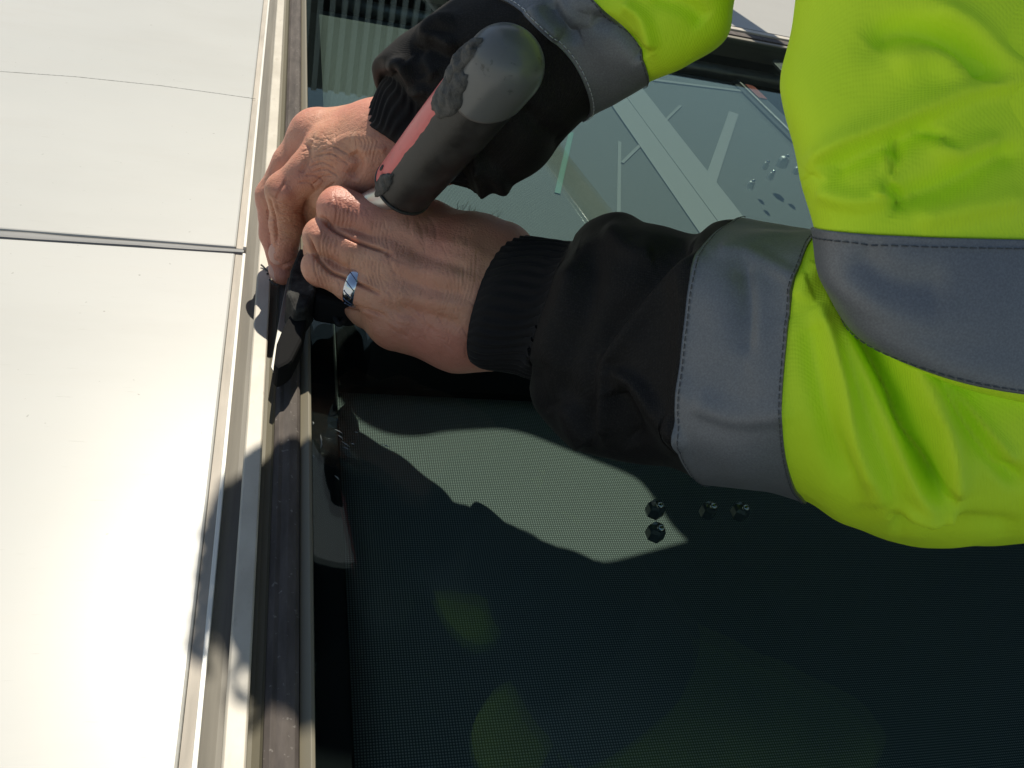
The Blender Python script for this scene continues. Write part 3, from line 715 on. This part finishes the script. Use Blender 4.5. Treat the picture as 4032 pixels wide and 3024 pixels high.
# ------------------------------------------------------------------ jacket
class Loft:
    """tube of cloth: each station = (A px, B px, F px, depth, front half-thickness)"""
    def __init__(s, st, nth, ns, kb=1.0, pw=.92):
        s.P = np.array([list(a) + list(b) + list(f_) + [d, t] for a, b, f_, d, t in st], float); s.kb = kb; s.pw = pw; s.nth = nth; s.ns = ns
        s.u = np.linspace(0, len(st) - 1, ns)
        s.V = s.at(np.repeat(s.u, nth), np.tile(np.arange(nth) * 2 * math.pi / nth, ns))
        s.F = [(i * nth + k, (i + 1) * nth + k, (i + 1) * nth + (k + 1) % nth, i * nth + (k + 1) % nth) for i in range(ns - 1) for k in range(nth)]
        s.F = np.array(s.F)
    def at(s, u, th):
        q = crom(s.P, u); A = W(q[:, 0], q[:, 1], q[:, 6]); B = W(q[:, 2], q[:, 3], q[:, 6]); C_ = (A + B) / 2; Fr = W(q[:, 4], q[:, 5], q[:, 6] - q[:, 7])
        away = C_ - CAM; away /= np.linalg.norm(away, axis=1)[:, None]
        cs, sn_ = np.cos(th), np.sin(th); cs = np.sign(cs) * np.abs(cs) ** s.pw; sn_ = np.sign(sn_) * np.abs(sn_) ** s.pw
        fr = Fr - C_; bk = away * (q[:, 7] * s.kb)[:, None]
        return C_ + cs[:, None] * (A - C_) + np.where(sn_ > 0, sn_, 0)[:, None] * fr + np.where(sn_ < 0, -sn_, 0)[:, None] * bk
    def normals(s): 
        n = vnormals(s.V, s.F); c_ = s.V.reshape(s.ns, s.nth, 3).mean(1, keepdims=True)
        d = (s.V.reshape(s.ns, s.nth, 3) - c_).reshape(-1, 3)
        if np.sum(n * d) < 0: n = -n; s.F = s.F[:, ::-1]
        return n
    def part(s, name, u0, u1, mat, parent, push=0.0, roll=.0):
        i0 = int(np.searchsorted(s.u, u0 - 1e-6)); i1 = int(np.searchsorted(s.u, u1 - 1e-6)); nth = s.nth
        i1 = min(i1, s.ns - 1)
        n = s.normals(); v = (s.V + n * push)[i0 * nth:(i1 + 1) * nth]; k = i1 - i0
        base = s.F.reshape(s.ns - 1, nth, 4)[i0:i1].reshape(-1, 4) - i0 * nth
        f_ = [tuple(q) for q in base]
        # turn the cut edges inwards so the cloth has thickness
        nn = n[i0 * nth:(i1 + 1) * nth]
        inA = v[:nth] - nn[:nth] * (.0016 + push); inB = v[-nth:] - nn[-nth:] * (.0016 + push); m = len(v)
        v = np.concatenate([v, inA, inB])
        for q in range(nth):
            r = (q + 1) % nth
            f_.append((q, r, m + r, m + q)); f_.append((k * nth + r, k * nth + q, m + nth + q, m + nth + r))
        me = mk(name, v, f_, mat, parent)
        return me
    def ring(s, u, ths, lift):
        i = int(np.searchsorted(s.u, u - 1e-6)); n = s.normals()[i * s.nth:(i + 1) * s.nth]; v = s.V[i * s.nth:(i + 1) * s.nth] + n * lift
        return v, n
    def stitches(s, u, lift, mat, parent, every=2, r=.00022):
        v, n = s.ring(u, None, lift); parts = []
        P_ = []; 
        # resample at even length
        L = np.concatenate([[0], np.cumsum(np.linalg.norm(np.diff(np.vstack([v, v[:1]]), axis=0), axis=1))]); tot = L[-1]; vv_ = np.vstack([v, v[:1]])
        step = .0030; k = 0
        while k * step < tot - step:
            a_ = [np.array([np.interp(k * step + o_, L, vv_[:, c_]) for c_ in range(3)]) for o_ in (0, .0010, .0021)]
            parts.append(tube_vf(a_, r, 4)); k += 1
        vv, ff = merge(parts)
        return mk('stitching', vv, ff, mat, parent)

jk = tv.copy()
jacket = None
near_st = [
    ((2023, 926), (1887, 1431), (1866, 1200), 0.462, 0.032),     # 0 cuff mouth
    ((2080, 932), (1925, 1452), (1928, 1195), 0.457, 0.034),     # 1
    ((2180, 948), (2040, 1472), (2080, 1190), 0.449, 0.032),     # 2
    ((2251, 960), (2095, 1500), (2165, 1190), 0.443, 0.032),     # 3 cuff end
    ((2272, 925), (2085, 1535), (2175, 1195), 0.437, 0.037),     # 4 puff
    ((2330, 878), (2118, 1612), (2225, 1220), 0.429, 0.043),     # 5
    ((2452, 858), (2230, 1745), (2360, 1260), 0.417, 0.046),     # 6
    ((2600, 900), (2400, 1810), (2490, 1300), 0.404, 0.047),     # 7
    ((2750, 936), (2620, 1842), (2600, 1340), 0.392, 0.048),     # 8
    ((2835, 884), (2740, 1862), (2640, 1370), 0.386, 0.049),     # 9
    ((2917, 872), (2818, 1880), (2672, 1420), 0.380, 0.050),     # 10 band start
    ((3100, 895), (2990, 1925), (2880, 1400), 0.367, 0.050),     # 11
    ((3285, 925), (3181, 1969), (3098, 1350), 0.357, 0.051),     # 12 band end
    ((3400, 950), (3350, 2080), (3260, 1400), 0.352, 0.052),     # 13
    ((3600, 1000), (3570, 2158), (3500, 1500), 0.347, 0.054),    # 14
    ((3900, 1050), (3880, 2150), (3820, 1560), 0.344, 0.055),    # 15
    ((4250, 1100), (4250, 2110), (4200, 1600), 0.343, 0.054),    # 16
    ((4500, 1200), (4500, 2000), (4480, 1620), 0.345, 0.042),    # 17
]
nl = Loft(near_st, 336, 341)
# knit ribs of the cuff run along the arm
us = np.repeat(nl.u, nl.nth); ths = np.tile(np.arange(nl.nth) * 2 * math.pi / nl.nth, nl.ns)
n_ = nl.normals()
rib = np.where(us <= 3.0, np.sin(42 * ths + 1.6 * np.sin(us * 3.1 + ths * 3)), 0)
fb = fbm(nl.V, 26, 2)
nl.V = nl.V + n_ * (rib * .00062 * np.clip((3.1 - us) * 4, 0, 1) * np.clip(us * .9 + .12, 0, 1) + .0028 * fb * np.clip((us - 2.9) / 2, .15, 1))[:, None]
Z6 = lambda *p: [(1800 + .9645 * x, 800 + .9645 * y) for x, y in p]
Z7 = lambda *p: [(2900 + 1.3855 * x, 1.3855 * y) for x, y in p]
S = [
    (Z6((960, 150), (800, 300), (600, 560), (560, 760), (552, 1000)), 30, 70, -7.0),
    (Z6((1010, 200), (840, 360), (690, 540), (610, 640)), 40, 30, 4.0),
    (Z6((590, 600), (575, 760), (600, 960)), 40, 30, 6.0),
    (Z6((640, 700), (720, 730), (820, 850), (930, 1000)), 26, 60, 5.0),
    (Z6((650, 760), (690, 850), (740, 1000)), 50, 50, -7.0),
    (Z6((480, 230), (430, 400), (360, 560), (300, 700)), 34, 60, 4.5),
    (Z6((560, 160), (530, 400), (440, 640), (420, 860)), 50, 50, -4.5),
    (Z6((430, 820), (470, 920), (520, 1000)), 30, 40, 4.0),
    (Z6((330, 640), (330, 760), (380, 860)), 28, 28, -3.0),
    (Z6((610, 90), (700, 190), (800, 200)), 40, 40, 3.0),
    # reflective tape: faint dents
    (Z6((1180, 250), (1200, 420), (1190, 620)), 26, 60, -2.0), (Z6((1070, 200), (1190, 210), (1400, 330)), 30, 30, 1.5),
    (Z6((960, 820), (1150, 880), (1370, 860)), 60, 30, 1.6),
    # elbow folds of the hi-vis sleeve
    (Z7((228, 870), (262, 960), (312, 1130), (362, 1260), (425, 1430)), 34, 110, 10.5),
    (Z7((212, 880), (228, 1000), (262, 1150), (300, 1290), (360, 1420)), 60, 60, -8.5),
    (Z7((300, 820), (360, 950), (430, 1090), (500, 1250), (560, 1360), (598, 1400)), 28, 40, -16.0),
    (Z7((285, 860), (340, 980), (405, 1120), (470, 1260), (530, 1400), (585, 1440)), 40, 60, 7.0),
    (Z7((330, 800), (420, 940), (520, 1110), (600, 1290), (606, 1410)), 60, 44, 14.0),
    (Z7((470, 1440), (560, 1458), (620, 1440)), 24, 30, 5.0),
    (Z7((560, 1060), (640, 1180), (740, 1310), (812, 1378)), 40, 30, -7.0),
    (Z7((540, 1040), (660, 1170), (790, 1330)), 30, 50, 6.0),
    (Z7((430, 1500), (600, 1490), (817, 1500)), 40, 60, -4.0),
    (Z7((270, 790), (286, 835), (300, 860)), 16, 16, -14.0),
    (Z7((240, 760), (210, 800), (185, 860)), 40, 40, 3.0),
]
n_ = nl.normals(); nl.V = sculpt(nl.V, n_, S)

far_st = [
    ((1424, 498), (1715, 700), (1528, 545), .476, .030),       # 0 cuff mouth
    ((1450, 460), (1750, 712), (1566, 525), .473, .031),
    ((1515, 385), (1830, 735), (1605, 440), .467, .028),       # 2
    ((1528, 372), (1850, 745), (1632, 395), .465, .029),       # 3 cuff end
    ((1500, 362), (1868, 765), (1640, 366), .460, .034),       # 4
    ((1486, 305), (1905, 768), (1655, 345), .456, .037),       # 5
    ((1545, 232), (1985, 752), (1735, 325), .451, .038),
    ((1640, 150), (2080, 695), (1840, 270), .446, .039),
    ((1725, 82), (2200, 580), (1975, 205), .441, .040),        # 8
    ((1796, 24), (2297, 483), (2130, 112), .436, .043),        # 9 band start
    ((1920, -90), (2390, 405), (2310, 110), .431, .046),
    ((2040, -200), (2488, 315), (2420, 90), .426, .048),       # 11 band end
    ((2160, -330), (2640, 232), (2560, 20), .421, .050),
    ((2290, -460), (2815, 90), (2690, -80), .416, .052),       # 13
    ((2400, -620), (2850, -120), (2750, -280), .411, .053),
    ((2550, -850), (2980, -400), (2850, -560), .405, .055),
    ((2800, -1200), (3200, -800), (3050, -950), .400, .056),
]
fl = Loft(far_st, 304, 321)
us = np.repeat(fl.u, fl.nth); ths = np.tile(np.arange(fl.nth) * 2 * math.pi / fl.nth, fl.ns)
n_ = fl.normals(); fb = fbm(fl.V, 28, 2)
rib = np.where(us <= 3.0, np.sin(38 * ths + 1.6 * np.sin(us * 3.1 + ths * 3)), 0)
fl.V = fl.V + n_ * (rib * .00062 * np.clip((3.1 - us) * 4, 0, 1) * np.clip(us * .9 + .12, 0, 1) + .0028 * fb * np.clip((us - 2.9) / 2, .15, 1))[:, None]
Z4 = lambda *p: [(1200 + .5425 * x, .5425 * y) for x, y in p]
S = [
    (Z4((1090, 120), (940, 180), (880, 260), (1000, 330), (1090, 370)), 40, 26, 5.0),
    (Z4((900, 300), (1000, 360), (1100, 390), (1180, 330)), 22, 34, -4.0),
    (Z4((600, 480), (700, 470), (760, 560), (800, 640), (900, 680)), 20, 24, 5.0),
    (Z4((640, 520), (710, 560), (770, 640)), 18, 18, -3.5),
    (Z4((760, 420), (860, 480), (960, 560)), 30, 40, 3.0), (Z4((850, 330), (820, 420), (880, 560)), 22, 30, -3.0),
    (Z4((1800, 0), (1840, 100), (1930, 220), (2000, 210)), 20, 40, -4.0), (Z4((1660, 60), (1720, 160), (1860, 260)), 30, 40, 3.5),
    ([(2330, 60), (2420, 100), (2500, 170), (2545, 230)], 26, 40, -5.0), ([(2450, 20), (2530, 80), (2560, 200)], 30, 30, 5.0),
    ([(2560, -20), (2700, 20), (2780, 90)], 40, 40, -4.0), ([(1880, 640), (1960, 700), (1990, 760)], 24, 30, 4.0),
    ([(2050, 420), (2150, 520), (2220, 560)], 40, 40, -3.0), ([(1870, 560), (1900, 700), (1910, 765)], 24, 24, 5.0),
]
n_ = fl.normals(); fl.V = sculpt(fl.V, n_, S)

up_st = [
    ((3420, -1250), (4350, -1050), (3900, -1150), 0.300, 0.048),
    ((3260, -700), (4420, -600), (3850, -650), 0.304, 0.049),
    ((3178, -200), (4480, -100), (3820, -150), 0.308, 0.051),    # 2
    ((3138, 95), (4500, 150), (3800, 130), 0.311, 0.052),
    ((3093, 290), (4520, 330), (3760, 330), 0.313, 0.052),       # 4
    ((3110, 400), (4530, 450), (3730, 480), 0.314, 0.052),
    ((3172, 575), (4540, 640), (3720, 680), 0.315, 0.052),       # 6
    ((3212, 720), (4545, 780), (3720, 800), 0.316, 0.052),
    ((3262, 884), (4550, 930), (3740, 937), 0.317, 0.052),       # 8 band start
    ((3290, 1000), (4560, 1060), (3740, 1150), 0.318, 0.052),
    ((3325, 1060), (4570, 1300), (3760, 1330), 0.320, 0.051),    # 10
    ((3390, 1170), (4580, 1480), (3830, 1500), 0.322, 0.049),    # 11 band end
    ((3480, 1290), (4560, 1560), (3950, 1560), 0.327, 0.043),
    ((3640, 1400), (4480, 1580), (4050, 1560), 0.334, 0.033),
]
ul = Loft(up_st, 220, 261)
n_ = ul.normals(); fb = fbm(ul.V, 14, 2); ul.V = ul.V + n_ * (.0025 * fb)[:, None]
S = [
    (Z7((385, 130), (430, 85), (520, 80), (640, 130), (690, 190), (680, 240)), 60, 60, -7.0),
    (Z7((440, 200), (540, 150), (600, 170), (640, 240)), 60, 60, 4.0),
    (Z7((560, 20), (660, 80), (740, 160), (817, 210)), 50, 50, 4.0),
    (Z7((225, 500), (280, 430), (420, 370), (560, 300), (700, 250), (817, 235)), 60, 40, 5.5),
    (Z7((240, 480), (330, 430), (460, 380), (560, 340)), 24, 70, -5.0),
    (Z7((470, 380), (452, 460), (430, 520), (470, 560), (455, 600)), 16, 30, -5.0),
    (Z7((440, 420), (425, 510), (400, 560)), 34, 20, 3.5),
    (Z7((540, 370), (590, 390), (610, 420)), 18, 18, -3.0), (Z7((560, 400), (620, 440), (680, 420), (760, 400)), 40, 50, 4.0),
    (Z7((460, 570), (600, 530), (740, 450), (817, 430)), 60, 50, -5.0), (Z7((230, 540), (330, 570), (450, 560)), 40, 40, 3.0),
    (Z7((500, 620), (650, 590), (817, 560)), 60, 60, 4.0),
    (Z7((330, 720), (450, 800), (600, 820)), 90, 90, -3.0),
]
n_ = ul.normals(); ul.V = sculpt(ul.V, n_, S)

# the jacket's trunk is cut from the body's own trunk, pushed out
tn = vnormals(tv, tf); jv = tv + tn * .012
keep = ((tv[:, 0] > .33) & (tv[:, 2] > .29) | (tv[:, 0] > .46) | (tv[:, 2] > .40) | (tv[:, 1] > .68)) & ~((tv[:, 0] < .30) & (tv[:, 1] > .52) & (tv[:, 2] > .53))
remap = -np.ones(len(tv), int); remap[keep] = np.arange(keep.sum()); jf = remap[tf]; jf = jf[(jf >= 0).all(1)]
jacket = mk('jacket', jv[keep], jf, m_cloth, worker)
kp2 = (tv[:, 0] > .20) & (tv[:, 0] < .47) & (tv[:, 2] > .17) & (tv[:, 2] < .47) & (tv[:, 1] < .69) & ~keep
remap = -np.ones(len(tv), int); ring2 = kp2.copy(); ring2[np.unique(tf[kp2[tf].any(1)])] = True; remap[ring2] = np.arange(ring2.sum()); jf2 = remap[tf]; jf2 = jf2[(jf2 >= 0).all(1)]
mk('upper_sleeve', (tv + tn * .0125)[ring2], jf2, m_hv, jacket)
head_cover_keep = (tv[:, 0] < .34) & (tv[:, 2] > .525) & (tv[:, 1] > .48)
remap = -np.ones(len(tv), int); remap[head_cover_keep] = np.arange(head_cover_keep.sum()); hf_ = remap[tf]; hf_ = hf_[(hf_ >= 0).all(1)]
mk('dark_head_cover', (tv + tn * .007)[head_cover_keep], hf_, m_cloth, jacket)  # unseen cover added so the head's mirror image stays dark
parts = []
for k in range(60):                                     # curls sticking out of the added head cover
    a0_ = random.uniform(-1.1, 1.9); c_ = np.array([.066 - .060 * math.cos(a0_), .66 + .058 * math.sin(a0_), random.uniform(.58, .66)])
    d_ = np.array([-math.cos(a0_), math.sin(a0_), random.uniform(-.3, .3)]); e_ = np.cross(d_, [0, 0, 1.0]) * random.choice((-1, 1)); w_ = random.uniform(.003, .007)
    pts = [c_ + d_ * (.002 + .009 * t + w_ * .7 * math.sin(t * 5)) + e_ * w_ * (1 - math.cos(t * 5)) + np.array([0, 0, .004 * t]) for t in np.linspace(0, 1, 10)]
    parts.append(tube_vf(pts, [.0026 * (1 - .6 * t) for t in np.linspace(0, 1, 10)], 6))
vv, ff = merge(parts); prop(mk('hair', vv, ff, m_hair, worker), kind='stuff')

fl.part('cuff', 0, 3.0, m_rib, jacket); fl.part('lower_sleeve', 3.0, 9.0, m_cloth, jacket)
fl.part('reflective_band', 9.0, 11.0, m_band, jacket, .0011); fl.part('sleeve', 11.0, 16, m_hv, jacket)
nl.part('cuff', 0, 3.0, m_rib, jacket); nl.part('lower_sleeve', 3.0, 10.0, m_cloth, jacket)
nl.part('reflective_band', 10.0, 12.0, m_band, jacket, .0011); nl.part('sleeve', 12.0, 17, m_hv, jacket)
ul.part('sleeve', 0, 8.0, m_hv, jacket); ul.part('reflective_band', 8.0, 11.0, m_band, jacket, .0011); ul.part('sleeve', 11.0, 13, m_hv, jacket)
fl.stitches(9.08, .0016, m_thread_l, jacket); fl.stitches(10.93, .0016, m_thread_d, jacket)
nl.stitches(10.09, .0016, m_thread_d, jacket); nl.stitches(11.93, .0016, m_thread_d, jacket)
ul.stitches(8.16, .0016, m_thread_d, jacket); ul.stitches(10.86, .0016, m_thread_d, jacket)

# fine arm hairs at the wrists
parts = []
def hairs(base_pts, n, dirx, diry, L):
    for k in range(n):
        t = random.random(); i = min(int(t * (len(base_pts) - 1)), len(base_pts) - 2); q = t * (len(base_pts) - 1) - i
        x = base_pts[i][0] * (1 - q) + base_pts[i + 1][0] * q; y = base_pts[i][1] * (1 - q) + base_pts[i + 1][1] * q; d = base_pts[i][2]
        a_ = random.uniform(.6, 1.3) * L; bx = dirx + random.uniform(-.9, .9); by = diry + random.uniform(-.5, .5)
        pts = [W(x + bx * a_ * s_ + 10 * random.uniform(-1, 1) * s_ * s_, y + by * a_ * s_ + 14 * s_ * s_ * random.uniform(-1, 1), d) for s_ in (0, .35, .7, 1)]
        parts.append(tube_vf(pts, [.00011, .0001, .00009, .00005], 3, False))
hairs([(1790, 838, .470), (1880, 868, .472), (1960, 905, .474), (2010, 925, .475)], 70, .5, -1, 34)
hairs([(1250, 490, .485), (1330, 492, .48), (1420, 497, .475)], 40, .2, -1, 22)
vv, ff = merge(parts); prop(mk('arm_hair', vv, ff, m_hair, worker), kind='stuff')

# ------------------------------------------------------------------ the tool
tool = empty('scraper', tuple(WZ(1100, 1400, 0)), 'scraper with black and red grip and grey end cap, pressed on the frame', 'hand tool')
P0 = W(1588, 740, .446); P1 = W(1985, 262, .362); axis = P1 - P0; AL = np.linalg.norm(axis); axis /= AL
side = W(1470, 640, .43) - W(1660, 790, .43); side -= axis * (side @ axis); side /= np.linalg.norm(side); frt = np.cross(axis, side)
if frt @ (CAM - P0) < 0: frt = -frt
def grip_pt(s_, th, r):
    return P0 + axis * s_ + (side * math.cos(th) + frt * math.sin(th)) * r
def grip_r(s_):
    t = s_ / AL
    return .0158 + .0006 * math.sin(t * 3.0) + .0008 * t
def lathe_part(name, sa, sb, rfun, ta, tb, mat, n=72, ns=60, closed=True, cap=True, wob=None):
    V = []; Fc = []; full = abs(tb - ta - 2 * math.pi) < 1e-3
    m = n if full else n + 1
    for i in range(ns + 1):
        s_ = sa + (sb - sa) * i / ns
        for k in range(m):
            th = ta + (tb - ta) * k / n
            V.append(grip_pt(s_, th, rfun(s_, th)))
    for i in range(ns):
        for k in range(n):
            k2 = (k + 1) % m
            Fc.append((i * m + k, i * m + k2, (i + 1) * m + k2, (i + 1) * m + k))
    if full and cap:
        Fc.append(tuple(range(m - 1, -1, -1))); Fc.append(tuple(range(ns * m, (ns + 1) * m)))
    return mk(name, V, Fc, mat, tool)
sc_end = AL * .89
def r_grip(s_, th):
    e = min(s_ + .0001, .003) / .003
    return grip_r(s_) * (.86 + .14 * math.sqrt(max(0, 1 - (1 - e) ** 2)))
lathe_part('grip', 0, sc_end, r_grip, 0, 2 * math.pi, m_grip)
# red insert: a slightly proud strip on the left flank with a ragged edge
def ins():
    V = []; Fc = []; ns, n = 110, 22
    for i in range(ns + 1):
        s_ = .0006 + (sc_end - .002) * i / ns; t = i / ns
        ragged = .02 * mnoise.noise(Vector((t * 30, 0, 3))) + .05 * mnoise.noise(Vector((t * 9, 1, 3)))
        hi = 1.10 + ragged + (.25 if t < .10 else 0) * (1 - t / .10 if t < .10 else 0) - .12 * (t > .8) * (t - .8) * 5
        if .03 < t < .16: hi -= .34 * math.sin((t - .03) / .13 * math.pi) * (.6 + .8 * abs(mnoise.noise(Vector((t * 60, 5, 1)))))
        lo = -.75
        for k in range(n + 1):
            u = k / n; th = lo + (hi - lo) * u; e = min(u, 1 - u) * n
            V.append(grip_pt(s_, th, r_grip(s_, th) + .00055 * min(1, e) * (1 if 0 < i < ns else 0) - .0001))
    for i in range(ns):
        for k in range(n): Fc.append((i * (n + 1) + k, i * (n + 1) + k + 1, (i + 1) * (n + 1) + k + 1, (i + 1) * (n + 1) + k))
    return mk('red_insert', V, Fc, m_pink, tool)
ins()
# rim at the lower end of the grip
rim = [grip_pt(.0008, a_, grip_r(0) * .99) for a_ in np.linspace(0, 2 * math.pi, 49)]
vv, ff = tube_vf(rim, .0010, 8); mk('grip_rim', vv, ff, m_grip, tool)
# grey end cap: rounded, seam bowed across the front
V = []; Fc = []; n = 72; ns = 40
for i in range(ns + 1):
    t = i / ns
    for k in range(n):
        th = 2 * math.pi * k / n
        s0 = sc_end - .0005 - .009 * max(0, math.sin(th)) ** 1.5
        if t < .35: s_ = s0 + (AL * 1.0 - s0) * t / .35; r = grip_r(AL) + .0007
        else:
            a_ = (t - .35) / .65 * math.pi / 2; s_ = AL + .0165 * math.sin(a_); r = (grip_r(AL) + .0007) * max(.002, math.cos(a_)) ** .8
        V.append(grip_pt(s_, th, r))
for i in range(ns):
    for k in range(n): Fc.append((i * n + k, i * n + (k + 1) % n, (i + 1) * n + (k + 1) % n, (i + 1) * n + k))
Fc.append(tuple(range(n - 1, -1, -1))); Fc.append(tuple(range(ns * n, (ns + 1) * n)))
mk('end_cap', V, Fc, m_cap, tool)
# smeared sealant near the cap and at the lower rim
def smear(name, s0, th0, ls, lth, thick, seed):
    V = []; Fc = []; nr, na = 12, 48
    for i in range(nr + 1):
        for k in range(na):
            a_ = 2 * math.pi * k / na; rr = i / nr * (1 + .28 * mnoise.noise(Vector((math.cos(a_) * 2, math.sin(a_) * 2, seed))) + .12 * mnoise.noise(Vector((math.cos(a_) * 7, math.sin(a_) * 7, seed))))
            s_ = s0 + ls * rr * math.cos(a_); th = th0 + lth * rr * math.sin(a_)
            h = thick * max(0, 1 - (i / nr) ** 3) * (1 + .8 * mnoise.noise(Vector((s_ * 260, th * 5, seed)))) 
            V.append(grip_pt(s_, th, grip_r(min(max(s_, .004), AL)) + .0009 + (h if i < nr else -.0018)))
    for i in range(nr):
        for k in range(na): Fc.append((i * na + k, i * na + (k + 1) % na, (i + 1) * na + (k + 1) % na, (i + 1) * na + k))
    return mk(name, V, Fc, m_dirt, tool)
smear('dried_sealant', AL * .80, 1.0, .017, .50, .0022, 3.3)
smear('dried_sealant', AL * .93, .62, .016, .34, .0026, 8.1)
smear('dried_sealant', AL * .075, 1.12, .011, .28, .0012, 5.7)
smear('dried_sealant', AL * .10, .62, .0022, .07, .0006, 1.7)
# pale shaft going down into the fist
pe = W(1375, 850, .474)
vv, ff = tube_vf([P0 + axis * .006, P0 - axis * .006, (P0 + pe) / 2, pe], [.0078, .0078, .0074, .0072], 24); mk('shaft', vv, ff, m_steel, tool)
# black foot: a bent plate with a worn upper face, a blade edge along its left side
upf = [(1180, 972), (1206, 984), (1236, 1070), (1246, 1140), (1205, 1212), (1158, 1222), (1150, 1205), (1128, 1155), (1144, 1060)]
zz = [.034, .034, .033, .031, .029, .028, .028, .029, .032]
prism_px('foot', upf, .03, .0075, m_plast, tool, .0018, zz)
lof = [(1148, 1222), (1172, 1208), (1212, 1232), (1206, 1265), (1190, 1340), (1152, 1416), (1136, 1430), (1094, 1452), (1078, 1432), (1090, 1345), (1116, 1280)]
prism_px('foot_block', lof, .0205, .006, m_plast2, tool, .0020)
bl_ = [(1180, 985), (1186, 1000), (1150, 1210), (1120, 1300), (1080, 1470), (1066, 1445), (1084, 1340), (1116, 1170), (1140, 1062)]
prism_px('blade', bl_, .0085, .0072, m_blade, tool, .0003)
neck = [(1232, 1090), (1420, 960), (1470, 1020), (1500, 1150), (1390, 1196), (1240, 1170)]
prism_px('neck', neck, .030, .012, m_plast2, tool, .003)
# D-shaped hanging eye
pc = [WZ(x, y, .018) for x, y in ((1312, 1210), (1317, 1245), (1332, 1276), (1350, 1268), (1366, 1238), (1372, 1205))]
vv, ff = tube_vf(crom(np.array(pc), np.linspace(0, 5, 26)), .0016, 8); mk('hanging_eye', vv, ff, m_plast, tool)

# crumbs of cut-out sealant on the frame
for (x, y, r, sd, lab) in ((1048, 1058, .0030, 2, 'curled dark sealant crumb on the cream strip left of the fingertips'), (1066, 1072, .0022, 5, 'small dark sealant crumb beside the fingertips'),
                      (1082, 1110, .0030, 9, 'dark sealant shaving under the lowest fingertip')):
    c_ = WZ(x, y, .0022); pts = [c_ + np.array([r * (t * 2.2 - 1.1), r * .9 * math.sin(t * 3 + sd), .0004 + .0008 * math.sin(t * 4 + sd)]) for t in np.linspace(0, 1, 9)]
    vv, ff = tube_vf(pts, [.0006 + .0005 * abs(mnoise.noise(Vector((k, sd, 1)))) for k in range(9)], 7)
    prop(mk('sealant_crumb', vv, ff, m_dirt, None), lab, 'sealant scrap')
